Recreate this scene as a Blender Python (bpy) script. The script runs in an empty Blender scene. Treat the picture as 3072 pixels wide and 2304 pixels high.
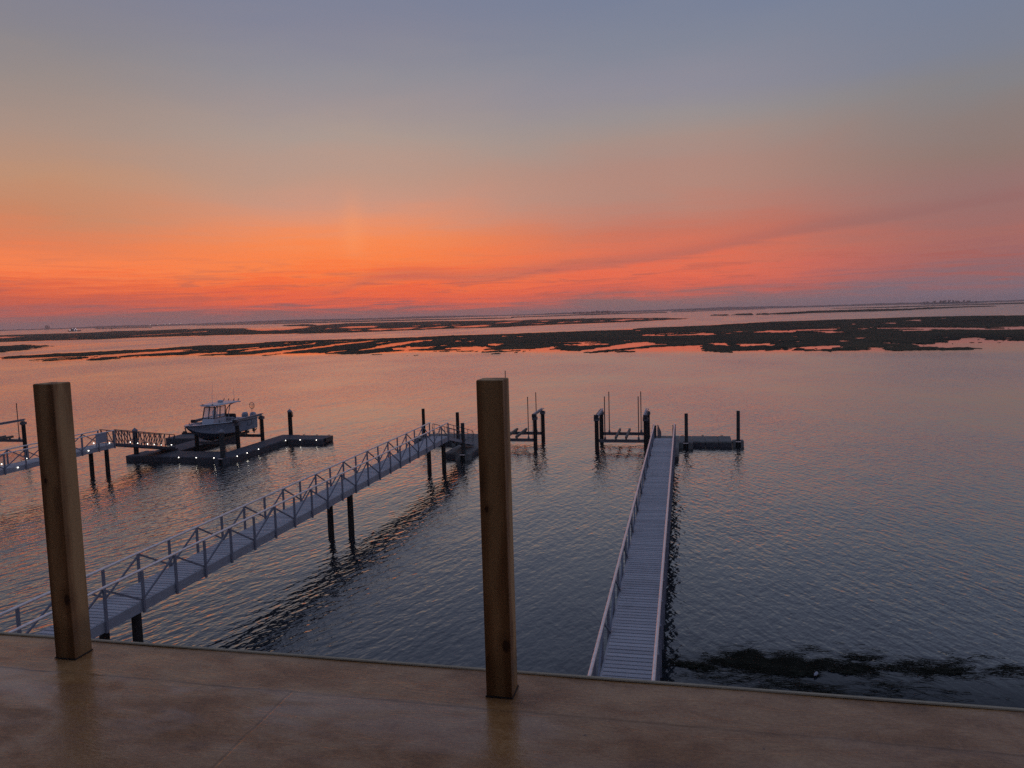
import bpy, math, random
import numpy as np
from mathutils import Vector, Matrix

# ---------------------------------------------------------------- camera, sky, exposure
SC = bpy.context.scene
C = SC.collection
CAM_Z = 10.8
R = math.radians


def lin(c):
    return tuple(((v / 255.0) / 12.92 if v / 255.0 <= 0.04045 else ((v / 255.0 + 0.055) / 1.055) ** 2.4) for v in c)


cd = bpy.data.cameras.new('camera')
cam = bpy.data.objects.new('camera', cd)
C.objects.link(cam)
SC.camera = cam
cd.sensor_width = 36.0
cd.lens = 36.0 * 2307.0 / 3072.0
cd.clip_start = 0.05
cd.clip_end = 40000
_a, _p, _r = R(-12.7), R(5.17), R(1.66)
_f = Vector((math.sin(_a) * math.cos(_p), math.cos(_a) * math.cos(_p), -math.sin(_p)))
_rt = Vector((math.cos(_a), -math.sin(_a), 0))
_up = _rt.cross(_f)
_R = math.cos(_r) * _rt - math.sin(_r) * _up
_U = math.sin(_r) * _rt + math.cos(_r) * _up
cam.matrix_world = Matrix(((_R.x, _U.x, -_f.x, 0), (_R.y, _U.y, -_f.y, 0), (_R.z, _U.z, -_f.z, CAM_Z), (0, 0, 0, 1)))

SC.view_settings.view_transform = 'Standard'
SC.view_settings.look = 'None'
SC.view_settings.exposure = 0.0
SC.view_settings.gamma = 1.0
SC.view_settings.use_curve_mapping = False
try:
    SC.cycles.volume_bounces = 1
    SC.cycles.max_bounces = 8
    SC.cycles.diffuse_bounces = 3
    SC.cycles.glossy_bounces = 4
    SC.cycles.use_denoising = False
except Exception:
    pass


class NT:
    """small helper for node trees"""
    def __init__(s, tree):
        s.t = tree
        s.n = tree.nodes
        s.l = tree.links

    def new(s, typ, **kw):
        n = s.n.new(typ)
        for k, v in kw.items():
            setattr(n, k, v)
        return n

    def put(s, sock, v):
        if isinstance(v, bpy.types.NodeSocket):
            s.l.new(v, sock)
        else:
            sock.default_value = v

    def math(s, op, a, b=None, c=None, clamp=False):
        n = s.new('ShaderNodeMath', operation=op, use_clamp=clamp)
        s.put(n.inputs[0], a)
        if b is not None:
            s.put(n.inputs[1], b)
        if c is not None:
            s.put(n.inputs[2], c)
        return n.outputs[0]

    def vmath(s, op, a, b=None, scale=None):
        n = s.new('ShaderNodeVectorMath', operation=op)
        s.put(n.inputs[0], a)
        if b is not None:
            s.put(n.inputs[1], b)
        if scale is not None:
            s.put(n.inputs['Scale'], scale)
        return n.outputs['Value'] if op in ('LENGTH', 'DOT_PRODUCT', 'DISTANCE') else n.outputs[0]

    def smooth(s, v, a, b, x=0.0, y=1.0):
        n = s.new('ShaderNodeMapRange', interpolation_type='SMOOTHSTEP')
        s.put(n.inputs[0], v)
        for i, q in enumerate((a, b, x, y)):
            n.inputs[i + 1].default_value = q
        return n.outputs[0]

    def linear(s, v, a, b, x=0.0, y=1.0):
        n = s.new('ShaderNodeMapRange')
        s.put(n.inputs[0], v)
        for i, q in enumerate((a, b, x, y)):
            n.inputs[i + 1].default_value = q
        return n.outputs[0]

    def mix(s, f, a, b, mode='MIX'):
        n = s.new('ShaderNodeMix', data_type='RGBA', blend_type=mode)
        s.put(n.inputs[0], f)
        s.put(n.inputs[6], a if isinstance(a, bpy.types.NodeSocket) else (*a[:3], 1))
        s.put(n.inputs[7], b if isinstance(b, bpy.types.NodeSocket) else (*b[:3], 1))
        return n.outputs[2]

    def ramp(s, v, stops, interp='LINEAR'):
        n = s.new('ShaderNodeValToRGB')
        e = n.color_ramp.elements
        n.color_ramp.interpolation = interp
        while len(e) > 1:
            e.remove(e[0])
        e[0].position = stops[0][0]
        e[0].color = (*stops[0][1][:3], 1)
        for p, c in stops[1:]:
            x = e.new(p)
            x.color = (*c[:3], 1)
        s.put(n.inputs[0], v)
        return n.outputs[0]

    def noise(s, vec, scale, detail=2.0, rough=0.5, dist=0.0, out='Fac'):
        n = s.new('ShaderNodeTexNoise')
        s.put(n.inputs['Vector'], vec)
        n.inputs['Scale'].default_value = scale
        n.inputs['Detail'].default_value = detail
        n.inputs['Roughness'].default_value = rough
        n.inputs['Distortion'].default_value = dist
        return n.outputs[out]

    def scalev(s, vec, sc, rot=(0, 0, 0)):
        n = s.new('ShaderNodeMapping')
        s.put(n.inputs[0], vec)
        n.inputs['Rotation'].default_value = rot
        n.inputs['Scale'].default_value = sc
        return n.outputs[0]


# ---- world: afterglow after sunset, by elevation and by angle from where the sun went down
W = bpy.data.worlds.new('World')
SC.world = W
W.use_nodes = True
W.node_tree.nodes.clear()
N = NT(W.node_tree)
tc = N.new('ShaderNodeTexCoord')
sep = N.new('ShaderNodeSeparateXYZ')
N.l.new(tc.outputs['Generated'], sep.inputs[0])
az = N.math('MULTIPLY', N.math('ARCTAN2', sep.outputs[0], sep.outputs[1]), 180 / math.pi)   # from +Y towards +X
el = N.math('MULTIPLY', N.math('ARCSINE', sep.outputs[2]), 180 / math.pi)
SUN_AZ = -23.9
dz = N.math('WRAP', N.math('SUBTRACT', az, SUN_AZ), 180.0, -180.0)
dabs = N.math('ABSOLUTE', dz)
# slow wisps: thin level streaks that bend the band edges
cv = N.new('ShaderNodeCombineXYZ')
N.put(cv.inputs[0], N.math('MULTIPLY', az, 0.07))
N.put(cv.inputs[1], N.math('MULTIPLY', el, 1.0))
streak = N.noise(cv.outputs[0], 2.6, 6.0, 0.62, 0.7)
cv2 = N.new('ShaderNodeCombineXYZ')
N.put(cv2.inputs[0], N.math('MULTIPLY', az, 0.05))
N.put(cv2.inputs[1], N.math('ADD', N.math('MULTIPLY', el, 0.22), N.math('MULTIPLY', az, -0.006)))
N.put(cv2.inputs[2], 7.3)
soft = N.noise(cv2.outputs[0], 1.6, 4.0, 0.5, 0.4)
low = N.smooth(el, 12.0, 2.0)
elw = N.math('ADD', el, N.math('MULTIPLY', N.math('SUBTRACT', streak, 0.5), N.math('MULTIPLY', low, 2.4)))
elw = N.math('ADD', elw, N.math('MULTIPLY', N.math('SUBTRACT', soft, 0.5), 2.6))
cv3 = N.new('ShaderNodeCombineXYZ')
N.put(cv3.inputs[0], N.math('MULTIPLY', az, 0.10))
N.put(cv3.inputs[1], N.math('ADD', N.math('MULTIPLY', el, 2.6), N.math('MULTIPLY', N.math('SUBTRACT', soft, 0.5), 3.0)))
cv3.inputs[2].default_value = 3.9
thin = N.noise(cv3.outputs[0], 1.5, 4.0, 0.6, 0.9)
band = N.math('MULTIPLY', N.smooth(el, 5.6, 3.2), N.smooth(el, 0.3, 1.0))
elw = N.math('ADD', elw, N.math('MULTIPLY', N.math('SUBTRACT', thin, 0.5), N.math('MULTIPLY', band, 3.0)))
elw = N.math('MAXIMUM', elw, N.math('MULTIPLY', el, 0.4))
te = N.math('DIVIDE', elw, 90.0, clamp=True)


def col(stops):
    return N.ramp(te, [(e / 90.0, lin(c)) for e, c in stops])


ZEN = [(28, (117, 127, 156)), (45, (112, 126, 160)), (90, (106, 122, 160))]
c_sun = col([(0, (138, 98, 98)), (.4, (148, 98, 96)), (.8, (196, 94, 82)), (1.2, (236, 98, 66)), (1.9, (244, 104, 62)), (2.9, (253, 116, 62)),
             (4.2, (254, 132, 72)), (5.5, (250, 140, 84)), (6.9, (228, 148, 113)), (8.4, (205, 151, 129)), (10.0, (190, 152, 134)),
             (12.6, (172, 154, 145)), (14.7, (158, 147, 148)), (16.8, (146, 143, 150)), (19.5, (132, 133, 150)), (22, (123, 129, 151))] + ZEN)
c_left = col([(0, (132, 100, 104)), (.5, (142, 100, 100)), (1.1, (178, 96, 88)), (1.9, (204, 96, 74)), (2.7, (226, 102, 68)), (3.4, (248, 118, 70)), (4.1, (253, 132, 78)),
              (5.4, (230, 128, 86)), (7.2, (202, 136, 102)), (9.3, (192, 145, 116)), (12.1, (170, 145, 132)), (14.9, (152, 140, 136)),
              (17.5, (140, 135, 139)), (21, (126, 128, 146))] + ZEN)
c_mid = col([(0, (134, 107, 108)), (.5, (142, 105, 105)), (.9, (170, 102, 96)), (1.6, (216, 100, 80)), (2.7, (236, 108, 78)), (4.2, (224, 114, 86)), (5.7, (202, 117, 96)),
             (7.1, (192, 128, 111)), (8.5, (180, 137, 123)), (10.1, (176, 138, 126)), (11.9, (165, 144, 136)), (13.6, (153, 145, 145)), (15.5, (142, 140, 152)),
             (18.2, (130, 135, 151)), (21, (120, 129, 152))] + ZEN)
c_right = col([(0, (122, 108, 124)), (.7, (126, 107, 118)), (1.7, (142, 104, 108)), (3.0, (160, 103, 101)), (4.2, (166, 107, 100)), (5.5, (156, 110, 106)),
               (7.2, (150, 115, 111)), (9.3, (143, 120, 113)), (11.4, (138, 125, 122)), (13.4, (132, 129, 132)), (15.5, (124, 129, 144)), (20.3, (114, 127, 154))] + ZEN)
c_anti = col([(0, (104, 102, 122)), (4, (112, 104, 124)), (10, (118, 110, 130)), (18, (112, 116, 142))] + ZEN)
pos = N.math('GREATER_THAN', dz, 0.0)
right_side = N.mix(N.smooth(dz, 0.0, 22.6), c_sun, c_mid)
right_side = N.mix(N.smooth(dz, 22.6, 44.0), right_side, c_right)
left_side = N.mix(N.smooth(dabs, 2.0, 20.7), c_sun, c_left)
left_side = N.mix(N.smooth(dabs, 24.0, 60.0), left_side, c_right)
sky = N.mix(pos, left_side, right_side)
sky = N.mix(N.smooth(dabs, 50.0, 130.0), sky, c_anti)
# a long thin grey cloud bank that climbs to the right across the glow
fc = N.new('ShaderNodeFloatCurve')
cvx = fc.mapping.curves[0]
BANK = [(-29.0, 1.75), (-25.5, 1.95), (-22.5, 2.75), (-19.5, 2.9), (-15.5, 2.65), (-10.2, 3.05), (-2.0, 3.7), (8.0, 5.1), (14.4, 5.7), (24.0, 6.4)]
pts = [((a + 40.0) / 80.0, e / 10.0) for a, e in BANK]
cvx.points[0].location = (0.0, pts[0][1])
cvx.points[1].location = (1.0, pts[-1][1])
for p in pts:
    cvx.points.new(*p)
fc.mapping.update()
N.put(fc.inputs['Value'], N.linear(az, -40, 40, 0, 1))
bank_el = N.math('MULTIPLY', fc.outputs[0], 10.0)
d_el = N.math('SUBTRACT', N.math('ADD', el, N.math('MULTIPLY', N.math('SUBTRACT', streak, 0.5), 0.5)), bank_el)
below = N.smooth(d_el, -0.42, 0.05)
above = N.smooth(d_el, 1.5, 0.05)
span = N.math('MULTIPLY', N.smooth(az, -30.0, -20.0), N.smooth(az, 40.0, 24.0))
bank = N.math('MULTIPLY', N.math('MULTIPLY', below, N.math('POWER', above, 2.2)), span)
sky = N.mix(N.math('MULTIPLY', bank, 0.40), sky, lin((150, 102, 100)))
# thin dark wisps low over the glow
wv = N.math('MULTIPLY', N.math('MULTIPLY', N.smooth(streak, 0.5, 0.64), N.smooth(el, 5.2, 2.2)), N.smooth(el, 0.4, 1.4))
sky = N.mix(N.math('MULTIPLY', wv, 0.5), sky, lin((170, 92, 84)))
# faint pillar above the sunken sun
pil = N.math('EXPONENT', N.math('MULTIPLY', N.math('POWER', N.math('DIVIDE', dz, 0.75), 2.0), -1.0))
pil = N.math('MULTIPLY', pil, N.math('MULTIPLY', N.smooth(el, 3.5, 6.0), N.smooth(el, 10.0, 6.5)))
sky = N.mix(N.math('MULTIPLY', pil, 0.28), sky, lin((255, 160, 105)))
nish = N.new('ShaderNodeTexSky', sky_type='NISHITA', sun_disc=False)
nish.sun_elevation = R(-1.5)
nish.sun_rotation = R(SUN_AZ)
nish.altitude = 10
glow = N.new('ShaderNodeBackground')
N.put(glow.inputs[0], sky)
glow.inputs[1].default_value = 1.0
air = N.new('ShaderNodeBackground')
N.put(air.inputs[0], nish.outputs[0])
air.inputs[1].default_value = 0.002
add = N.new('ShaderNodeAddShader')
N.l.new(glow.outputs[0], add.inputs[0])
N.l.new(air.outputs[0], add.inputs[1])
wo = N.new('ShaderNodeOutputWorld')
N.l.new(add.outputs[0], wo.inputs[0])

# ---------------------------------------------------------------- helpers
random.seed(11)
rng = np.random.default_rng(5)


class MB:
    """collects solids and links them as one mesh object"""
    def __init__(s):
        s.v = []
        s.f = []
        s.sm = []

    def add(s, vs, fs, smooth=False):
        o = len(s.v)
        s.v += [tuple(v) for v in vs]
        s.f += [tuple(i + o for i in f) for f in fs]
        s.sm += [smooth] * len(fs)
        return s

    def box(s, x0, x1, y0, y1, z0, z1, bev=0.0):
        if bev > 0:
            return s.bevbox(x0, x1, y0, y1, z0, z1, bev)
        v = [(x0, y0, z0), (x1, y0, z0), (x1, y1, z0), (x0, y1, z0), (x0, y0, z1), (x1, y0, z1), (x1, y1, z1), (x0, y1, z1)]
        return s.add(v, [(0, 3, 2, 1), (4, 5, 6, 7), (0, 1, 5, 4), (1, 2, 6, 5), (2, 3, 7, 6), (3, 0, 4, 7)])

    def bevbox(s, x0, x1, y0, y1, z0, z1, b):
        rings = []
        for z, i in ((z0, b), (z0 + b, 0), (z1 - b, 0), (z1, b)):
            a0, a1, c0, c1 = x0 + i, x1 - i, y0 + i, y1 - i
            k = b * 0.6
            rings.append([(a0 + k, c0, z), (a1 - k, c0, z), (a1, c0 + k, z), (a1, c1 - k, z), (a1 - k, c1, z), (a0 + k, c1, z), (a0, c1 - k, z), (a0, c0 + k, z)])
        return s.loft(rings, True, True)

    def loft(s, rings, cap0=True, cap1=True, closed=True, smooth=False):
        n = len(rings[0])
        v = [p for r in rings for p in r]
        f = []
        m = n if closed else n - 1
        for k in range(len(rings) - 1):
            for i in range(m):
                j = (i + 1) % n
                f.append((k * n + i, k * n + j, (k + 1) * n + j, (k + 1) * n + i))
        s.add(v, f, smooth)
        if cap0:
            s.add(rings[0], [tuple(reversed(range(n)))])
        if cap1:
            s.add(rings[-1], [tuple(range(n))])
        return s

    def beam(s, p, q, w, h, up=(0, 0, 1)):
        p, q = Vector(p), Vector(q)
        d = (q - p).normalized()
        u = Vector(up)
        sd = d.cross(u)
        if sd.length < 1e-4:
            sd = d.cross(Vector((1, 0, 0)))
        sd.normalize()
        u = sd.cross(d).normalized()
        rs = []
        for c in (p, q):
            rs.append([c - sd * w / 2 - u * h / 2, c + sd * w / 2 - u * h / 2, c + sd * w / 2 + u * h / 2, c - sd * w / 2 + u * h / 2])
        return s.loft(rs)

    def tube(s, pts, r, n=8, r1=None, smooth=True):
        P = [Vector(p) for p in pts]
        rs = []
        for i, p in enumerate(P):
            d = (P[min(i + 1, len(P) - 1)] - P[max(i - 1, 0)]).normalized()
            a = d.cross(Vector((0, 0, 1)))
            if a.length < 1e-3:
                a = d.cross(Vector((0, 1, 0)))
            a.normalize()
            b = a.cross(d)
            rr = r if r1 is None else r + (r1 - r) * i / (len(P) - 1)
            rs.append([p + (a * math.cos(2 * math.pi * k / n) + b * math.sin(2 * math.pi * k / n)) * rr for k in range(n)])
        return s.loft(rs, smooth=smooth)

    def lathe(s, prof, c=(0, 0, 0), n=14, smooth=True):
        rs = [[(c[0] + r * math.cos(2 * math.pi * k / n), c[1] + r * math.sin(2 * math.pi * k / n), c[2] + z) for k in range(n)] for r, z in prof]
        return s.loft(rs, smooth=smooth)

    def mesh(s, name, mat):
        me = bpy.data.meshes.new(name)
        me.from_pydata([tuple(v) for v in s.v], [], s.f)
        me.polygons.foreach_set('use_smooth', s.sm)
        if mat:
            me.materials.append(mat)
        me.update()
        return me

    def build(s, name, mat, parent=None, loc=None):
        return obj(name, s.mesh(name, mat), parent, loc)


def obj(name, me, parent=None, loc=None, rot=None):
    o = bpy.data.objects.new(name, me)
    C.objects.link(o)
    if parent:
        o.parent = parent
    if loc is not None:
        o.location = loc
    if rot is not None:
        o.rotation_euler = rot
    return o


def thing(name, label, cat, loc=(0, 0, 0), group=None, rotz=0.0):
    o = obj(name, None, None, loc)
    o.empty_display_size = 0.3
    o.rotation_euler = (0, 0, rotz)
    return tag(o, label, cat, group)


def tag(o, label, cat, group=None):
    o['label'] = label
    o['category'] = cat
    if group:
        o['group'] = group
    return o


def struct(o, label=None, kind='structure'):
    o['kind'] = kind
    if label:
        o['label'] = label
    return o


# ---------------------------------------------------------------- materials
def mat(name):
    m = bpy.data.materials.new(name)
    m.use_nodes = True
    n = NT(m.node_tree)
    b = n.n['Principled BSDF']
    return m, n, b


def simple(name, c, rough=0.6, metal=0.0, var=0.18, scale=3.0, bump=0.0, bscale=40.0, stretch=(1, 1, 1), c2=None):
    m, n, b = mat(name)
    g = n.new('ShaderNodeTexCoord').outputs['Object']
    v = n.scalev(g, stretch)
    f = n.noise(v, scale, 5.0, 0.6)
    f2 = n.noise(v, scale * 7.3, 3.0, 0.6)
    f = n.math('ADD', n.math('MULTIPLY', f, 0.7), n.math('MULTIPLY', f2, 0.3))
    lo = tuple(x * (1 - var) for x in c)
    hi = tuple(min(1, x * (1 + var)) for x in (c if c2 is None else c2))
    n.put(b.inputs['Base Color'], n.ramp(f, [(0.3, lo), (0.7, hi)]))
    n.put(b.inputs['Roughness'], n.linear(f2, 0.3, 0.7, rough * 0.85, min(1, rough * 1.15)))
    b.inputs['Metallic'].default_value = metal
    if bump:
        bp = n.new('ShaderNodeBump')
        bp.inputs['Strength'].default_value = bump
        bp.inputs['Distance'].default_value = 0.01
        n.put(bp.inputs['Height'], n.noise(v, bscale, 3.0, 0.6))
        n.l.new(bp.outputs[0], b.inputs['Normal'])
    return m


def glowing(name, c, s):
    m, n, b = mat(name)
    b.inputs['Base Color'].default_value = (0.6, 0.6, 0.6, 1)
    b.inputs['Emission Color'].default_value = (*c, 1)
    b.inputs['Emission Strength'].default_value = s
    return m


M_PLANK = simple('deck_board', (0.42, 0.42, 0.43), 0.6, 0, 0.10, 1.3, 0.35, 60, (1, 9, 1))
_n = NT(M_PLANK.node_tree)
_b = _n.n['Principled BSDF']
_src = _b.inputs['Base Color'].links[0].from_socket
_rnd = _n.new('ShaderNodeObjectInfo').outputs['Random']
_pos = _n.new('ShaderNodeNewGeometry').outputs['Position']
_st = _n.smooth(_n.noise(_n.scalev(_pos, (1.3, 0.5, 1)), 1.0, 4.0, 0.6), 0.52, 0.72)
_c = _n.mix(1.0, _src, _n.ramp(_rnd, [(0.0, (0.80, 0.80, 0.81)), (0.5, (0.95, 0.95, 0.95)), (1.0, (1.08, 1.07, 1.06))]), 'MULTIPLY')
_n.put(_b.inputs['Base Color'], _n.mix(_n.math('MULTIPLY', _st, 0.22), _c, (0.20, 0.19, 0.18)))
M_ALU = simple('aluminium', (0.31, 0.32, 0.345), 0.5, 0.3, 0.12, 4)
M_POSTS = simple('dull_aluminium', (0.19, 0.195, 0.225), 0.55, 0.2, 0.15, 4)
M_TRUSS = simple('backlit_truss_aluminium', (0.085, 0.085, 0.10), 0.55, 0.2, 0.15, 4)  # darker copy of the aluminium, backlit shade put into its base colour
M_RAIL = simple('glow_tinted_worn_rail', (0.86, 0.74, 0.68), 0.36, 0.45, 0.25, 9, 0.2, 30)  # warm pinkish base colour stands in for sunset glow caught by the metal
M_STEEL = simple('galvanised_steel', (0.12, 0.12, 0.13), 0.5, 0.3, 0.2, 6)
M_PILE = simple('treated_piling', (0.026, 0.022, 0.019), 0.85, 0, 0.35, 3, 0.6, 12, (1, 1, 0.12))
M_PILE_SLATE = simple('sleeved_piling', (0.040, 0.043, 0.042), 0.7, 0, 0.2, 3, 0.3, 12, (1, 1, 0.12))
M_CAP = simple('piling_cap', (0.20, 0.20, 0.22), 0.5)
M_FLOAT = simple('float_deck', (0.085, 0.087, 0.095), 0.7, 0, 0.25, 1.2, 0.4, 30, (1, 1, 1))
M_FLOAT2 = simple('float_side', (0.06, 0.06, 0.066), 0.6, 0, 0.25, 2.0)
M_FLOATR = simple('float_deck_right', (0.14, 0.142, 0.132), 0.7, 0, 0.25, 1.2, 0.4, 30)
M_BUNK = simple('carpeted_bunk', (0.15, 0.125, 0.10), 0.9, 0, 0.2, 5)
M_GEL = simple('gelcoat_white', (0.42, 0.44, 0.48), 0.3, 0, 0.05, 2)
M_HULL = simple('gelcoat_pale_blue', (0.27, 0.31, 0.37), 0.25, 0, 0.05, 2)
M_BOTTOM = simple('bottom_paint', (0.06, 0.07, 0.09), 0.6, 0, 0.15, 3)
M_DARK = simple('black_trim', (0.022, 0.022, 0.026), 0.45)
M_CUSHION = simple('grey_cushion', (0.30, 0.31, 0.34), 0.7)
M_COWL = simple('motor_cowling', (0.26, 0.28, 0.33), 0.25)
M_LAMP = glowing('dock_lamp', (1.0, 0.93, 0.84), 3.6)
M_LAMP_FAR = glowing('far_lamp', (1.0, 0.86, 0.72), 1.6)
M_LAMP_BOAT = glowing('far_boat_lamp', (0.92, 0.85, 1.0), 1.1)
M_SIGN = simple('sign_back', (0.30, 0.32, 0.37), 0.5, 0.2)
M_NET = simple('landing_net', (0.10, 0.085, 0.07), 0.7)
M_FARLAND = simple('far_wood', (0.04, 0.045, 0.04), 0.9)
M_TRIM = simple('edge_flashing', (0.46, 0.36, 0.22), 0.6, 0.0, 0.2, 6)
M_SEAL = simple('dark_sealant', (0.02, 0.014, 0.011), 0.8)
M_WALL = simple('house_sheathing', (0.10, 0.09, 0.08), 0.8)


for _m in (M_FLOAT, M_FLOATR, M_FLOAT2, M_PILE, M_PILE_SLATE):
    _m.node_tree.nodes['Principled BSDF'].inputs['Specular IOR Level'].default_value = 0.18


def glass_mat():
    m, n, b = mat('clear_pane')
    b.inputs['Base Color'].default_value = (0.8, 0.85, 0.9, 1)
    b.inputs['Roughness'].default_value = 0.03
    b.inputs['Alpha'].default_value = 0.22
    return m


M_PANE = glass_mat()


def wood_mat():
    """rough sawn yellow pine with long grain and a few knots"""
    m, n, b = mat('pine_post')
    g = n.new('ShaderNodeTexCoord').outputs['Object']
    oi = n.new('ShaderNodeObjectInfo').outputs['Random']
    off = n.new('ShaderNodeCombineXYZ')
    n.put(off.inputs[2], n.math('MULTIPLY', oi, 7.0))
    v = n.vmath('ADD', g, off.outputs[0])
    warp = n.noise(n.scalev(v, (6, 6, 1.6)), 1.0, 2.0, 0.5)
    sx = n.new('ShaderNodeSeparateXYZ')
    n.put(sx.inputs[0], g)
    ring = n.math('ADD', n.math('ADD', n.math('MULTIPLY', sx.outputs[0], 70.0), n.math('MULTIPLY', sx.outputs[1], 48.0)), n.math('MULTIPLY', warp, 9.0))
    grain = n.math('ADD', n.math('MULTIPLY', n.math('SINE', ring), 0.5), 0.5)
    fine = n.noise(n.scalev(v, (220, 220, 7)), 1.0, 4.0, 0.65)
    blot = n.noise(n.scalev(v, (14, 14, 3.5)), 1.0, 3.0, 0.6)
    f = n.math('ADD', n.math('ADD', n.math('MULTIPLY', grain, 0.36), n.math('MULTIPLY', fine, 0.42)), n.math('MULTIPLY', blot, 0.45))
    base = n.ramp(f, [(0.28, (0.17, 0.078, 0.026)), (0.52, (0.37, 0.195, 0.075)), (0.76, (0.56, 0.34, 0.145))])
    vor = n.new('ShaderNodeTexVoronoi')
    n.put(vor.inputs['Vector'], n.scalev(v, (9, 9, 3.2)))
    vor.inputs['Scale'].default_value = 1.0
    knot = n.smooth(n.math('ADD', vor.outputs['Distance'], n.math('MULTIPLY', fine, 0.12)), 0.30, 0.16)
    base = n.mix(n.math('MULTIPLY', knot, 0.25), base, (0.035, 0.016, 0.008))
    for kx, ky, kz, kr in ((0.075, 0.004, 0.21, 0.017), (0.022, 0.0, 0.68, 0.008)):
        kz2 = n.math('ADD', kz, n.math('MULTIPLY', n.math('SUBTRACT', oi, 0.5), 0.10))
        kc = n.new('ShaderNodeCombineXYZ')
        kc.inputs[0].default_value = kx
        kc.inputs[1].default_value = ky
        n.put(kc.inputs[2], kz2)
        dv = n.vmath('MULTIPLY', n.vmath('SUBTRACT', g, kc.outputs[0]), (1.0, 1.0, 0.62))
        dl = n.math('ADD', n.vmath('LENGTH', dv), n.math('MULTIPLY', n.math('SUBTRACT', fine, 0.5), 0.006))
        halo = n.smooth(dl, kr * 3.0, kr * 0.8)
        core = n.smooth(dl, kr * 1.05, kr * 0.6)
        base = n.mix(n.math('MULTIPLY', halo, 0.45), base, (0.17, 0.075, 0.024))
        base = n.mix(n.math('MULTIPLY', core, 0.85), base, (0.045, 0.018, 0.008))
    # wet foot of the post
    wet = n.smooth(n.math('ADD', sx.outputs[2], n.math('MULTIPLY', blot, 0.10)), 0.24, 0.15)
    base = n.mix(n.math('MULTIPLY', wet, 0.45), base, (0.05, 0.026, 0.012))
    n.put(b.inputs['Base Color'], base)
    n.put(b.inputs['Roughness'], n.linear(wet, 0, 1, 0.75, 0.45))
    bp = n.new('ShaderNodeBump')
    bp.inputs['Strength'].default_value = 0.35
    bp.inputs['Distance'].default_value = 0.002
    n.put(bp.inputs['Height'], f)
    n.l.new(bp.outputs[0], b.inputs['Normal'])
    return m


M_POST = wood_mat()


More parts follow.
